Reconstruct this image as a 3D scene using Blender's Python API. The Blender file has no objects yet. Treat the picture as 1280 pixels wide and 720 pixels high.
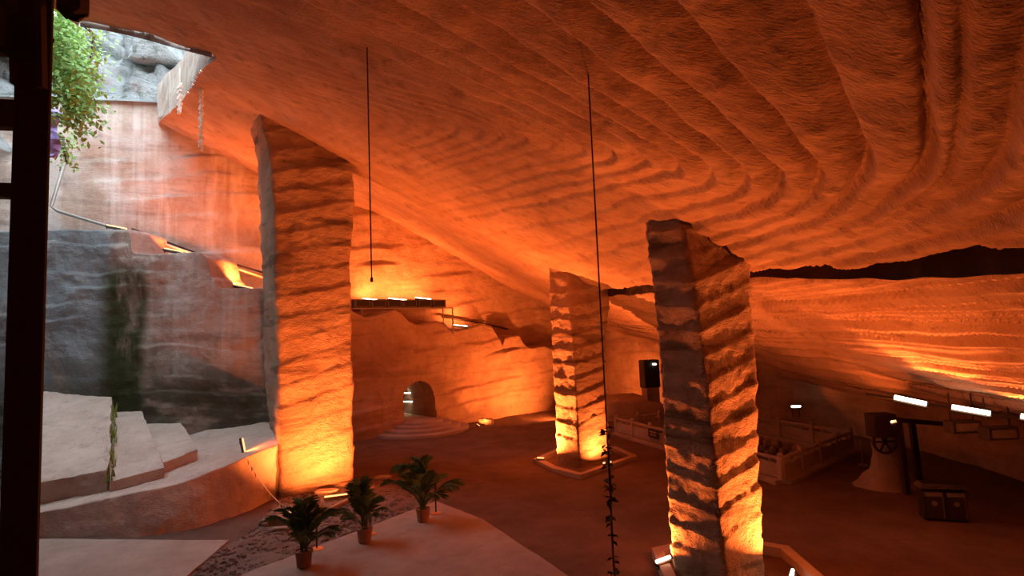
import bpy, math, random
import numpy as np
from mathutils import Vector, Matrix
random.seed(7); np.random.seed(7)
SC = bpy.context.scene
COL = SC.collection

# ------------------------------------------------------------------ camera
FPX = 20.0 / 36.0 * 1280.0
PITCH = math.radians(4.7); ROLL = math.asin(-0.04); EYE = 5.6
_F = np.array([0, math.cos(PITCH), math.sin(PITCH)])
_R0 = np.array([1.0, 0, 0]); _U0 = np.array([0, -math.sin(PITCH), math.cos(PITCH)])
_R = _R0 * math.cos(ROLL) + _U0 * math.sin(ROLL)
_U = -_R0 * math.sin(ROLL) + _U0 * math.cos(ROLL)
cam_d = bpy.data.cameras.new('camera'); cam_d.lens = 20.0; cam_d.sensor_width = 36.0
cam_d.clip_start = 0.05; cam_d.clip_end = 300
cam = bpy.data.objects.new('camera', cam_d); COL.objects.link(cam)
cam.matrix_world = Matrix(((_R[0], _U[0], -_F[0], 0), (_R[1], _U[1], -_F[1], 0), (_R[2], _U[2], -_F[2], EYE), (0, 0, 0, 1)))
SC.camera = cam

# ------------------------------------------------------------------ sky, exposure
W = bpy.data.worlds.new('sky'); SC.world = W; W.use_nodes = True
_nt = W.node_tree; _bg = _nt.nodes['Background']
_bg.inputs['Color'].default_value = (0.80, 0.93, 1.0, 1); _bg.inputs['Strength'].default_value = 6.6   # even overcast sky
SC.view_settings.view_transform = 'Standard'; SC.view_settings.look = 'None'
SC.view_settings.exposure = 0.0; SC.view_settings.gamma = 1.0; SC.view_settings.use_curve_mapping = False
try:
    SC.cycles.max_bounces = 6; SC.cycles.diffuse_bounces = 4; SC.cycles.glossy_bounces = 2
    SC.cycles.sample_clamp_indirect = 4.0; SC.cycles.use_denoising = True
except Exception: pass
WARM = (1.0, 0.20, 0.038)

# ------------------------------------------------------------------ measuring helpers
def ray(px, py): return _F + _R * (px - 640) / FPX + _U * (360 - py) / FPX
def atY(px, py, Y):
    d = ray(px, py); return np.array([0, 0, EYE]) + d * (Y / d[1])
def atZ(px, py, Z=0.0):
    d = ray(px, py); return np.array([0, 0, EYE]) + d * ((Z - EYE) / d[2])
def proj(P):
    v = np.asarray(P, float) - np.array([0, 0, EYE]); z = v @ _F
    return 640 + FPX * (v @ _R) / z, 360 - FPX * (v @ _U) / z

def sm(a, b, x):
    t = np.clip((x - a) / (b - a), 0, 1); return t * t * (3 - 2 * t)
def _hash(i, j, k, seed):
    h = (i.astype(np.int64) * 374761393 + j.astype(np.int64) * 668265263 + k.astype(np.int64) * 2147483647 + seed * 1274126177) & 0xFFFFFFFF
    h = ((h ^ (h >> 13)) * 1274126177) & 0xFFFFFFFF
    h = (h ^ (h >> 16)) & 0xFFFF
    return h / 65535.0
def vnoise(x, y, z, seed=0):
    x, y, z = np.broadcast_arrays(np.asarray(x, float), np.asarray(y, float), np.asarray(z, float))
    xi, yi, zi = np.floor(x), np.floor(y), np.floor(z)
    u, v, w = x - xi, y - yi, z - zi
    u, v, w = u * u * (3 - 2 * u), v * v * (3 - 2 * v), w * w * (3 - 2 * w)
    r = 0
    for a in (0, 1):
        for b in (0, 1):
            for c in (0, 1):
                wt = (u if a else 1 - u) * (v if b else 1 - v) * (w if c else 1 - w)
                r = r + wt * _hash(xi + a, yi + b, zi + c, seed)
    return r * 2 - 1
def fbm(x, y, z, oct=3, seed=0):
    r = 0; a = 1.0; f = 1.0
    for o in range(oct):
        r = r + a * vnoise(x * f, y * f, z * f, seed + o * 17); a *= 0.5; f *= 2.03
    return r

# ------------------------------------------------------------------ object helpers
def tag(o, label=None, cat=None, group=None, kind=None):
    if label: o['label'] = label
    if cat: o['category'] = cat
    if group: o['group'] = group
    if kind: o['kind'] = kind
    return o
def empty(name, loc=(0, 0, 0), rz=0.0, parent=None):
    o = bpy.data.objects.new(name, None); COL.objects.link(o)
    o.location = loc; o.rotation_euler = (0, 0, rz); o.empty_display_size = 0.2
    if parent: o.parent = parent
    return o
def link(name, me, parent=None, loc=None):
    o = bpy.data.objects.new(name, me); COL.objects.link(o)
    if parent: o.parent = parent
    if loc is not None: o.location = loc
    return o
def copy_tree(o, parent=None):
    c = o.copy(); COL.objects.link(c); c.parent = parent
    for ch in o.children: copy_tree(ch, c)
    return c
def mesh_np(name, V, Q, mat, smooth=True):
    V = np.ascontiguousarray(V, dtype=np.float32).reshape(-1, 3); Q = np.ascontiguousarray(Q, dtype=np.int32)
    me = bpy.data.meshes.new(name); n, k = Q.shape
    me.vertices.add(len(V)); me.vertices.foreach_set('co', V.ravel())
    me.loops.add(n * k); me.loops.foreach_set('vertex_index', Q.ravel())
    me.polygons.add(n); me.polygons.foreach_set('loop_start', np.arange(0, n * k, k, dtype=np.int32))
    me.polygons.foreach_set('loop_total', np.full(n, k, dtype=np.int32))
    me.polygons.foreach_set('use_smooth', np.full(n, smooth, dtype=bool))
    me.update(calc_edges=True); me.validate()
    if mat: me.materials.append(mat)
    return me
def sheet(name, P, mat, mask=None, flip=False, wrap=False, smooth=True):
    nu, nv = P.shape[:2]; idx = np.arange(nu * nv).reshape(nu, nv)
    if wrap: idx = np.vstack([idx, idx[:1]])
    a, b, c, d = idx[:-1, :-1], idx[1:, :-1], idx[1:, 1:], idx[:-1, 1:]
    Q = np.stack([a, d, c, b] if flip else [a, b, c, d], -1)
    Q = Q[mask] if mask is not None else Q.reshape(-1, 4)
    used = np.unique(Q); re = np.zeros(nu * nv, np.int32); re[used] = np.arange(len(used))
    return mesh_np(name, P.reshape(-1, 3)[used], re[Q], mat, smooth)

class MB:
    def __init__(s): s.v = []; s.f = []
    def add(s, vs, fs):
        n = len(s.v); s.v += [tuple(map(float, p)) for p in vs]; s.f += [tuple(i + n for i in f) for f in fs]; return s
    def box(s, c, d, rz=0.0, bev=0.0, M=None):
        x, y, z = d[0] / 2, d[1] / 2, d[2] / 2
        if bev <= 0:
            vs = [(sx * x, sy * y, sz * z) for sz in (-1, 1) for sy in (-1, 1) for sx in (-1, 1)]
            fs = [(0, 2, 3, 1), (4, 5, 7, 6), (0, 1, 5, 4), (2, 6, 7, 3), (0, 4, 6, 2), (1, 3, 7, 5)]
        else:
            b = bev; vs = []
            for zz, k in ((-z, b), (-z + b, 0), (z - b, 0), (z, b)):
                X, Y = x - k, y - k
                vs += [(-X + b, -Y, zz), (X - b, -Y, zz), (X, -Y + b, zz), (X, Y - b, zz), (X - b, Y, zz), (-X + b, Y, zz), (-X, Y - b, zz), (-X, -Y + b, zz)]
            fs = [tuple(range(7, -1, -1)), tuple(range(24, 32))]
            for r in range(3):
                for i in range(8): fs.append((r * 8 + i, r * 8 + (i + 1) % 8, r * 8 + 8 + (i + 1) % 8, r * 8 + 8 + i))
        ca, sa = math.cos(rz), math.sin(rz)
        out = []
        for p in vs:
            q = (p[0] * ca - p[1] * sa, p[0] * sa + p[1] * ca, p[2])
            if M is not None: q = M @ Vector(q)
            out.append((q[0] + c[0], q[1] + c[1], q[2] + c[2]))
        return s.add(out, fs)
    def bar(s, a, b, w, h=None, up=(0, 0, 1)):
        h = h or w; a = Vector(a); b = Vector(b); d = (b - a); L = d.length; d.normalize()
        u = Vector(up)
        if abs(d.dot(u)) > 0.98: u = Vector((0, 1, 0))
        x = d.cross(u).normalized(); y = x.cross(d)
        M = Matrix((x, y, d)).transposed()
        return s.box((a + b) / 2, (w, h, L), M=M)
    def tube(s, pts, r, n=8, cap=True):
        pts = [Vector(p) for p in pts]; rs = r if isinstance(r, (list, tuple)) else [r] * len(pts)
        vs = []; fs = []; x = None
        for i, p in enumerate(pts):
            d = (pts[min(i + 1, len(pts) - 1)] - pts[max(i - 1, 0)]).normalized()
            if x is None: x = d.orthogonal().normalized()
            x = (x - d * x.dot(d)).normalized(); y = d.cross(x)
            for k in range(n):
                a = 2 * math.pi * k / n; vs.append(p + (x * math.cos(a) + y * math.sin(a)) * rs[i])
        for i in range(len(pts) - 1):
            for k in range(n): fs.append((i * n + k, i * n + (k + 1) % n, i * n + n + (k + 1) % n, i * n + n + k))
        if cap: fs += [tuple(range(n - 1, -1, -1)), tuple(range((len(pts) - 1) * n, len(pts) * n))]
        return s.add(vs, fs)
    def lathe(s, prof, n=16, c=(0, 0, 0)):
        vs = []; fs = []
        for r, z in prof:
            for k in range(n):
                a = 2 * math.pi * k / n; vs.append((c[0] + r * math.cos(a), c[1] + r * math.sin(a), c[2] + z))
        for i in range(len(prof) - 1):
            for k in range(n): fs.append((i * n + k, i * n + (k + 1) % n, i * n + n + (k + 1) % n, i * n + n + k))
        fs += [tuple(range(n - 1, -1, -1)), tuple(range((len(prof) - 1) * n, len(prof) * n))]
        return s.add(vs, fs)
    def prism(s, poly, z0, z1):
        n = len(poly); vs = [(p[0], p[1], z0) for p in poly] + [(p[0], p[1], z1) for p in poly]
        return s.add(vs, [tuple(range(n - 1, -1, -1)), tuple(range(n, 2 * n))] + [(i, (i + 1) % n, n + (i + 1) % n, n + i) for i in range(n)])
    def mesh(s, name, mat, smooth=False):
        me = bpy.data.meshes.new(name); me.from_pydata(s.v, [], s.f); me.update()
        if smooth: me.polygons.foreach_set('use_smooth', [True] * len(me.polygons))
        if mat: me.materials.append(mat)
        return me
    def build(s, name, mat, parent=None, loc=None, smooth=False): return link(name, s.mesh(name, mat, smooth), parent, loc)

# ------------------------------------------------------------------ materials
def nodes(name):
    m = bpy.data.materials.new(name); m.use_nodes = True
    nt = m.node_tree; return m, nt, nt.nodes['Principled BSDF']
def plain(name, col, rough=0.7, metal=0.0, emit=None, es=1.0, var=0.12, scale=9.0):
    m, nt, b = nodes(name); N = nt.nodes.new; L = nt.links.new
    b.inputs['Roughness'].default_value = rough; b.inputs['Metallic'].default_value = metal
    if emit:
        b.inputs['Base Color'].default_value = (*col, 1)
        b.inputs['Emission Color'].default_value = (*emit, 1); b.inputs['Emission Strength'].default_value = es; return m
    tc = N('ShaderNodeTexCoord'); no = N('ShaderNodeTexNoise'); no.inputs['Scale'].default_value = scale; no.inputs['Detail'].default_value = 4
    L(tc.outputs['Object'], no.inputs['Vector'])
    mx = N('ShaderNodeMix'); mx.data_type = 'RGBA'; L(no.outputs['Fac'], mx.inputs['Factor'])
    mx.inputs['A'].default_value = (*[c * (1 - var * 1.6) for c in col], 1); mx.inputs['B'].default_value = (*[min(1, c * (1 + var * 1.6)) for c in col], 1)
    L(mx.outputs['Result'], b.inputs['Base Color']); return m
def stone(name, ca, cb, cd, grain=(6, 6, 6), bump=0.5, band=0.55, bandw=0.5, streak=0.0, rot=(0, 0, 0), dist=0.05, extra=None, blotch=0.35):
    """two-tone sandstone with darker bedding stains, vertical water streaks and a chiselled bump"""
    m, nt, b = nodes(name); N = nt.nodes.new; L = nt.links.new
    b.inputs['Roughness'].default_value = 0.92; b.inputs['Specular IOR Level'].default_value = 0.15
    tc = N('ShaderNodeTexCoord'); co = tc.outputs['Object']
    def noise(scale, detail=4, vec=None, rough=0.6):
        mp = N('ShaderNodeMapping'); mp.inputs['Scale'].default_value = scale if isinstance(scale, tuple) else (scale,) * 3
        mp.inputs['Rotation'].default_value = rot if vec is None else (0, 0, 0)
        L(co if vec is None else vec, mp.inputs['Vector'])
        n = N('ShaderNodeTexNoise'); n.inputs['Scale'].default_value = 1; n.inputs['Detail'].default_value = detail; n.inputs['Roughness'].default_value = rough
        L(mp.outputs['Vector'], n.inputs['Vector']); return n.outputs['Fac']
    def ramp(f, lo, hi):
        r = N('ShaderNodeMapRange'); r.inputs['From Min'].default_value = lo; r.inputs['From Max'].default_value = hi; r.interpolation_type = 'SMOOTHSTEP'
        L(f, r.inputs['Value']); return r.outputs['Result']
    def mix(f, A, B, blend='MIX'):
        x = N('ShaderNodeMix'); x.data_type = 'RGBA'; x.blend_type = blend
        if isinstance(f, float): x.inputs['Factor'].default_value = f
        else: L(f, x.inputs['Factor'])
        for k, v in (('A', A), ('B', B)):
            if isinstance(v, tuple): x.inputs[k].default_value = (*v, 1)
            else: L(v, x.inputs[k])
        return x.outputs['Result']
    def mul(a, k):
        x = N('ShaderNodeMath'); x.operation = 'MULTIPLY'; L(a, x.inputs[0])
        if isinstance(k, float): x.inputs[1].default_value = k
        else: L(k, x.inputs[1])
        return x.outputs[0]
    col = mix(ramp(noise(0.7, 5), 0.3, 0.7), ca, cb)
    col = mix(mul(ramp(noise(2.3, 6), 0.5, 0.75), blotch), col, cd)
    if band > 0:   # bedding stains: flat noise squeezed in z
        col = mix(mul(ramp(noise((0.22, 0.22, 2.1), 4), 0.52, 0.66), bandw), col, cd)
    if streak > 0:
        col = mix(mul(ramp(noise((1.5, 1.5, 0.05), 3), 0.48, 0.68), streak), col, (0.72, 0.70, 0.68))
        col = mix(mul(ramp(noise((1.1, 1.1, 0.06), 3), 0.55, 0.72), streak * 0.8), col, cd)
    if extra: col = extra(nt, co, noise, ramp, mix, mul, col)
    col = mix(0.35, col, mix(noise((grain[0] * 3, grain[1] * 3, grain[2] * 3), 3), (0.25, 0.25, 0.25), (0.75, 0.75, 0.75)), 'OVERLAY')
    L(col, b.inputs['Base Color'])
    h1 = noise(grain, 6, rough=0.65); h2 = noise((grain[0] * 4, grain[1] * 4, grain[2] * 4), 3)
    ad = N('ShaderNodeMath'); ad.operation = 'MULTIPLY_ADD'; L(h2, ad.inputs[0]); ad.inputs[1].default_value = 0.4; L(h1, ad.inputs[2])
    bp = N('ShaderNodeBump'); bp.inputs['Strength'].default_value = bump; bp.inputs['Distance'].default_value = dist
    L(ad.outputs[0], bp.inputs['Height']); L(bp.outputs['Normal'], b.inputs['Normal'])
    return m

def moss(nt, co, noise, ramp, mix, mul, col):
    """moss and blue-grey lichen growing on the daylit face, thickest towards its damp left end and foot"""
    N = nt.nodes.new; L = nt.links.new
    sx = N('ShaderNodeSeparateXYZ'); L(co, sx.inputs[0])
    def rng(o, a, b, lo=0.0, hi=1.0):
        r = N('ShaderNodeMapRange'); r.inputs['From Min'].default_value = a; r.inputs['From Max'].default_value = b
        r.inputs['To Min'].default_value = lo; r.inputs['To Max'].default_value = hi; r.interpolation_type = 'SMOOTHSTEP'; L(o, r.inputs['Value']); return r.outputs['Result']
    n = noise((0.9, 0.9, 0.35), 5)
    grey = mul(rng(sx.outputs['X'], -16.6, -17.6), ramp(n, 0.2, 0.5))
    col = mix(grey, col, (0.26, 0.31, 0.34))
    g1 = mul(mul(rng(sx.outputs['X'], -15.3, -16.0), rng(sx.outputs['X'], -18.0, -17.0)), rng(sx.outputs['Z'], 9.6, 8.6))
    col = mix(mul(g1, ramp(n, 0.22, 0.5)), col, (0.055, 0.068, 0.03))
    g2 = mul(rng(sx.outputs['Z'], 5.6, 3.4), ramp(noise((0.35, 0.35, 0.9), 4), 0.3, 0.52))
    col = mix(mul(g2, 0.85), col, (0.05, 0.06, 0.032))
    return col

SAND_A, SAND_B, SAND_D = (0.50, 0.36, 0.27), (0.40, 0.26, 0.185), (0.13, 0.085, 0.065)
M = {}
M['ceiling'] = stone('ceiling_sandstone', (0.46, 0.31, 0.225), (0.36, 0.22, 0.155), (0.11, 0.065, 0.05), grain=(3.0, 9.0, 6.0), rot=(0, 0, 0.5), bump=0.75, band=0, dist=0.06, blotch=0.5)
M['pillar'] = stone('pillar_sandstone', SAND_A, SAND_B, SAND_D, grain=(5, 5, 7), bump=1.0, bandw=0.75, dist=0.11)
M['dark_joint'] = stone('dark_joint_stone', (0.075, 0.05, 0.04), (0.05, 0.034, 0.028), (0.02, 0.015, 0.012), grain=(6, 6, 9), bump=0.9, band=0)
M['wall'] = stone('wall_sandstone', SAND_A, SAND_B, SAND_D, grain=(3, 3, 6), bump=0.8, bandw=0.3, dist=0.08)
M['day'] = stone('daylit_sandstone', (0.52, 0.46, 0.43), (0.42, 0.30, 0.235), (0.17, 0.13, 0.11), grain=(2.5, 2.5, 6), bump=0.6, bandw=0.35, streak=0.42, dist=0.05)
M['mossy'] = stone('mossy_sandstone', (0.52, 0.44, 0.40), (0.43, 0.35, 0.31), (0.13, 0.11, 0.095), grain=(3, 3, 7), bump=0.7, bandw=0.3, streak=0.35, dist=0.05, extra=moss)
M['steps'] = stone('worn_step_sandstone', (0.64, 0.55, 0.49), (0.52, 0.42, 0.36), (0.2, 0.15, 0.12), grain=(3, 3, 6), bump=0.6, band=0, dist=0.05)
M['floor'] = stone('earth_floor', (0.16, 0.105, 0.082), (0.11, 0.07, 0.055), (0.06, 0.04, 0.033), grain=(5, 5, 5), bump=0.35, band=0, dist=0.03)
M['gravel'] = stone('gravel_earth', (0.25, 0.20, 0.17), (0.18, 0.14, 0.12), (0.12, 0.09, 0.075), grain=(9, 9, 9), bump=0.9, band=0, dist=0.05)
M['concrete'] = stone('worn_concrete', (0.42, 0.35, 0.31), (0.34, 0.27, 0.235), (0.2, 0.155, 0.135), grain=(7, 7, 7), bump=0.2, band=0, dist=0.02)
M['balus'] = stone('balustrade_stone', (0.44, 0.37, 0.32), (0.36, 0.29, 0.25), (0.2, 0.15, 0.12), grain=(9, 9, 9), bump=0.25, band=0, dist=0.015)
M['rubble'] = stone('rubble_stone', (0.42, 0.33, 0.27), (0.30, 0.22, 0.18), (0.14, 0.1, 0.08), grain=(6, 6, 6), bump=0.6, band=0)
M['outside'] = stone('weathered_rock', (0.30, 0.31, 0.32), (0.19, 0.20, 0.20), (0.06, 0.075, 0.055), grain=(1.5, 1.5, 2.5), bump=0.9, bandw=0.5, dist=0.15, blotch=0.9)
M['wood'] = plain('dark_timber', (0.030, 0.014, 0.009), 0.75)
M['black'] = plain('black_metal', (0.012, 0.011, 0.011), 0.5)
M['dkbox'] = plain('dark_lamp_case', (0.03, 0.022, 0.018), 0.55)
M['steel'] = plain('dull_steel', (0.32, 0.29, 0.27), 0.5, 0.5)
M['cable'] = plain('black_cable', (0.02, 0.013, 0.011), 0.7)
M['pot'] = plain('terracotta', (0.30, 0.15, 0.095), 0.8)
M['soil'] = plain('potting_soil', (0.05, 0.035, 0.028), 0.95)
M['frond'] = plain('palm_green', (0.075, 0.165, 0.065), 0.5, var=0.35, scale=6)
M['stem'] = plain('palm_stem', (0.10, 0.14, 0.05), 0.6)
M['vine'] = plain('vine_leaf', (0.22, 0.40, 0.09), 0.6, var=0.3, scale=3)
M['bark'] = plain('vine_bark', (0.10, 0.075, 0.06), 0.9)
M['dkleaf'] = plain('ivy_leaf', (0.035, 0.045, 0.02), 0.6)
M['white'] = plain('white_petal', (0.9, 0.86, 0.8), 0.6)
M['brass'] = plain('brass_base', (0.55, 0.30, 0.14), 0.4, 0.6)
M['purple'] = plain('purple_sheet', (0.30, 0.22, 0.55), 0.5)
M['panel'] = plain('screen_panel', (0.022, 0.018, 0.016), 0.35)
M['panelrim'] = plain('panel_rim', (0.16, 0.12, 0.10), 0.5)
M['tube'] = plain('lit_tube', (1, 0.9, 0.75), emit=(1.0, 0.82, 0.55), es=9.0)
M['tubewarm'] = plain('lit_tube_warm', (1, 0.7, 0.4), emit=(1.0, 0.50, 0.18), es=1.8)
M['grey'] = plain('grey_plastic', (0.24, 0.22, 0.20), 0.5)
M['timber'] = plain('plank_timber', (0.35, 0.24, 0.17), 0.8)
for nm, c in (('red', (0.6, 0.10, 0.06)), ('yellow', (0.75, 0.55, 0.15)), ('blue', (0.12, 0.25, 0.5)), ('orange', (0.75, 0.32, 0.08)), ('green', (0.1, 0.4, 0.15))):
    M['pen_' + nm] = plain('pennant_' + nm, c, 0.7)
_m, _nt2, _b = nodes('dark_water'); _b.inputs['Base Color'].default_value = (0.006, 0.010, 0.008, 1); _b.inputs['Roughness'].default_value = 0.12; M['water'] = _m
_n = _nt2.nodes.new('ShaderNodeTexNoise'); _n.inputs['Scale'].default_value = 3; _bp = _nt2.nodes.new('ShaderNodeBump'); _bp.inputs['Strength'].default_value = 0.15
_nt2.links.new(_n.outputs['Fac'], _bp.inputs['Height']); _nt2.links.new(_bp.outputs['Normal'], _b.inputs['Normal'])

# ================================================================== THE CAVE
# ------------------------------------------------------------------ ceiling: a slab of sandstone sloping down to the right, cut in stepped courses
_cx = np.array([-30, -6, 1.04, 3.42, 3.9, 4.8, 5.2, 5.5, 5.8, 8, 12, 20])
_cy = np.array([34, 17.5, 11.5, 9.85, 9.6, 9.0, 8.6, 8.3, 7.9, 6.4, 4.2, 0.0])
_an = np.radians(np.array([-115, -113, -108, -80, -72, -60, -53, -44, -37, -25, -15, -10]))
_af = np.radians(np.array([40, 34, 27, 22, 18, 11, 8, 6, 5, 8, 14, 16]))
def course(X, Y):
    """which stepped course (by the x of its bend) a plan point lies on"""
    lo = np.full(X.shape, -30.0); hi = np.full(X.shape, 20.0)
    for _ in range(26):
        t = (lo + hi) / 2; cx = t; cy = np.interp(t, _cx, _cy); an = np.interp(t, _cx, _an); af = np.interp(t, _cx, _af)
        g1 = np.cos(an) * (X - cx) + np.sin(an) * (Y - cy); g2 = np.cos(af) * (X - cx) + np.sin(af) * (Y - cy)
        k = 0.9; h = np.clip(0.5 + 0.5 * (g1 - g2) / k, 0, 1); g = g2 * (1 - h) + g1 * h + k * h * (1 - h)
        lo = np.where(g > 0, t, lo); hi = np.where(g > 0, hi, t)
    return (lo + hi) / 2
def ceil_base(X, Y):
    Z = 10.9 - 0.527 * X - 0.07 * np.minimum(Y, 20) - 0.02 * np.maximum(Y - 20, 0)
    Z = Z - 1.5 * sm(18, 28, Y) * sm(-8, -13, X)
    return Z
def on_ceil(px, py):
    d = ray(px, py); t = np.linspace(2, 60, 6000); P = np.array([0, 0, EYE]) + t[:, None] * d
    k = np.argmax(P[:, 2] > ceil_base(P[:, 0], P[:, 1])) if d[2] > -1 else 0
    return P[k]
EDGE = sorted([(38.0, 6.6), (33.0, 8.6), (26.2, 10.97), (19.6, 12.6), (15.0, 13.2), (-6.0, 13.4), (50.0, 3.5)])
_ey, _ex = np.array([e[0] for e in EDGE]), np.array([e[1] for e in EDGE])
HOLE = [(-8.6, 16.3), (-11.44, 17.6), (-15.2, 19.6), (-17.2, 17.0), (-24, 15.0), (-24, 32.0), (-18.6, 29.8), (-17.0, 27.0), (-12.9, 22.2)]
def inpoly(X, Y, poly):
    r = np.zeros(X.shape, bool); n = len(poly)
    for i in range(n):
        x1, y1 = poly[i]; x2, y2 = poly[(i + 1) % n]
        if y1 == y2: continue
        c = ((y1 > Y) != (y2 > Y)) & (X < (x2 - x1) * (Y - y1) / (y2 - y1) + x1); r ^= c
    return r
def graded(segs):
    out = [segs[0][0]]
    for a, b, st in segs: out += list(np.linspace(a, b, max(2, int(round((b - a) / st)) + 1))[1:])
    return np.array(out)
gx = graded([(-28, -10, 0.16), (-10, -3, 0.09), (-3, 8.5, 0.034), (8.5, 13.4, 0.032), (13.4, 19, 0.3)])
gy = graded([(-6, 3, 0.2), (3, 12, 0.04), (12, 18, 0.06), (18, 30, 0.09), (30, 50, 0.16)])
X, Y = np.meshgrid(gx, gy, indexing='ij')
cgx = np.linspace(-28, 19, 180); cgy = np.linspace(-6, 50, 220)
CX, CY = np.meshgrid(cgx, cgy, indexing='ij'); TC = course(CX, CY)
def bil(G, X, Y):
    fx = np.clip((X - cgx[0]) / (cgx[1] - cgx[0]), 0, len(cgx) - 1.001); fy = np.clip((Y - cgy[0]) / (cgy[1] - cgy[0]), 0, len(cgy) - 1.001)
    i, j = fx.astype(int), fy.astype(int); u, v = fx - i, fy - j
    return G[i, j] * (1 - u) * (1 - v) + G[i + 1, j] * u * (1 - v) + G[i, j + 1] * (1 - u) * v + G[i + 1, j + 1] * u * v
T = bil(TC, X, Y)
T2 = T + 0.07 * fbm(X * 0.45, Y * 0.45, 0, 2, 5) + 0.006 * fbm(X * 5, Y * 5, 0, 2, 6)
kx = np.array([-30, 0, 3.0, 4.6, 6.0, 7.0, 9.0, 13.0, 20]); kk = np.array([-24, 20, 26, 29.5, 33.2, 35.0, 39.4, 49.5, 66])
K = np.interp(T2, kx, kk); fr = K - np.floor(K); layer = np.floor(K)
rl = _hash(layer, layer * 0, layer * 0, 3)
amp = np.interp(T, [-30, -6, 0, 3, 4.5, 6.5, 8, 13, 20], [0.02, 0.09, 0.13, 0.16, 0.34, 0.40, 0.08, 0.06, 0.06]) * (0.55 + 0.9 * rl)
cyT = np.interp(T, _cx, _cy); far = sm(-0.8, 1.6, Y - cyT) * (1 - sm(6.6, 8.0, T)); amp = amp * (1 - 0.72 * far); amp = amp * (1 - 0.4 * sm(12, 24, Y) * (1 - sm(6.2, 7.5, X)))
ex = np.interp(T, [0, 3, 5, 7, 8], [1.3, 1.5, 2.4, 2.4, 1.2]); sw = np.interp(T, [0, 5, 7, 8], [.12, .07, .12, .18]) + .05 * far; saw = np.where(fr < 1 - sw, (fr / (1 - sw)) ** ex, (1 - fr) / sw)
Z = ceil_base(X, Y) + amp * saw
Z += 0.10 * fbm(X * 0.35, Y * 0.35, 0, 3, 11) + 0.018 * fbm(X * 2.5, Y * 2.5, 0, 3, 12) * (1 + sm(-2, 4, X)) * (1 - .8 * sm(7, 9, T)) + 0.03 * fbm(T * 4, Y * .35, 0, 3, 14) * sm(7, 9, T)
cr = sm(7.2, 8.6, T)      # the low slope: courses standing proud by turns, split by broken cracks
pres = np.clip(.5 + 1.3 * vnoise(layer * 9.1, Y * .32, 0, 23), 0, 1); rl2 = _hash(layer + 1, layer * 0, layer * 0, 29)
soft = sm(0, .16, fr) * rl + (1 - sm(0, .16, fr)) * _hash(layer - 1, layer * 0, layer * 0, 3)
Z += cr * (0.16 * soft + 0.36 * pres * np.exp(-((fr - .14) / .11) ** 2) + .06 * pres * np.exp(-((fr - .55 - .1 * vnoise(Y * .5, layer, 0, 31)) / .06) ** 2))
# long undercut joint
xg = np.interp(Y, [0, 8.5, 10.8, 13.8, 23.5, 40], [8.6, 7.62, 7.0, 5.95, 4.35, 2.2]) + 0.05 * fbm(X * 0, Y * 0.9, 0, 3, 8)
wg = 0.20 + 0.03 * fbm(X * 0, Y * 1.3, 0, 2, 9) + 0.10 * sm(14, 6, Y)
gro = sm(wg + 0.06, wg - 0.02, np.abs(X - xg)) * sm(33, 27, Y)
Z += 0.35 * gro
# narrow twin water channel
for q in (5.93, 6.12): Z += 0.10 * np.exp(-((T - q - 0.03 * vnoise(Y * 1.2, 0, 0, 4)) / 0.035) ** 2) * sm(10, 8, Y)
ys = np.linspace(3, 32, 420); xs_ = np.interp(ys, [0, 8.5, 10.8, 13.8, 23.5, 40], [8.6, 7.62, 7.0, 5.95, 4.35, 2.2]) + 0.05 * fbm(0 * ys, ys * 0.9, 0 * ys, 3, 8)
JOINT = []  # darker strip of stone laid along the undercut joint
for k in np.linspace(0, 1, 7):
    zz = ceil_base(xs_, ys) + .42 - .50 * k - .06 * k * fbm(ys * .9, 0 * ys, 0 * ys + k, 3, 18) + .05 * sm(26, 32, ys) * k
    JOINT.append(np.stack([xs_ + .12 - .10 * k + .03 * fbm(ys * 2, 0 * ys + k * 2, 0 * ys, 3, 17), ys, zz], -1))
JOINT = np.array(JOINT)
xe = np.interp(Y, _ey, _ex) + 0.08 * fbm(X * 0, Y * 0.7, 0, 3, 19)
over = X - xe
zl = ceil_base(xe, Y) + 0.25 + 0.08 * np.maximum(over, 0)
Z = np.where(over > 0, Z * 0 + zl + 0.05 * fbm(X, Y, 0, 2, 21), Z - 0.12 * np.exp(-(over / 0.35) ** 2))
XC, YC = (X[:-1, :-1] + X[1:, 1:]) / 2, (Y[:-1, :-1] + Y[1:, 1:]) / 2
keep = ~inpoly(XC, YC, HOLE)
ceiling = link('ceiling', sheet('ceiling', np.stack([X, Y, Z], -1), M['ceiling'], keep, flip=True)); tag(ceiling, 'sloping sandstone cave ceiling cut in curved stepped courses', kind='structure')
link('joint_strip', sheet('joint_strip', JOINT, M['dark_joint'], flip=True), ceiling)
# thickness of the slab round the opening
def zc(x, y): return float(ceil_base(np.array([x]), np.array([y]))[0])
rim = []
loop = [np.array(p) for p in HOLE]
for i in range(len(loop)):
    a, b = loop[i], loop[(i + 1) % len(loop)]
    if i in (4, 5): continue
    n = max(2, int(np.linalg.norm(b - a) / 0.2)); us = np.linspace(0, 1, n); vs = np.linspace(0, 1, 14)
    P = np.zeros((n, 14, 3)); 
    for k, u in enumerate(us):
        q = a + (b - a) * u
        P[k, :, 0], P[k, :, 1] = q; zb = zc(*q); P[k, :, 2] = zb - 0.15 + vs * 1.9
    nrm = np.array([b[1] - a[1], -(b[0] - a[0])]); nrm /= np.linalg.norm(nrm)
    d = 0.10 * fbm(P[..., 0] * 0.45, P[..., 1] * 0.45, P[..., 2] * 1.0, 2, 31)
    P[..., 0] += nrm[0] * d; P[..., 1] += nrm[1] * d
    o = link('opening_rim', sheet('opening_rim', P, M['day']), ceiling)

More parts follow.
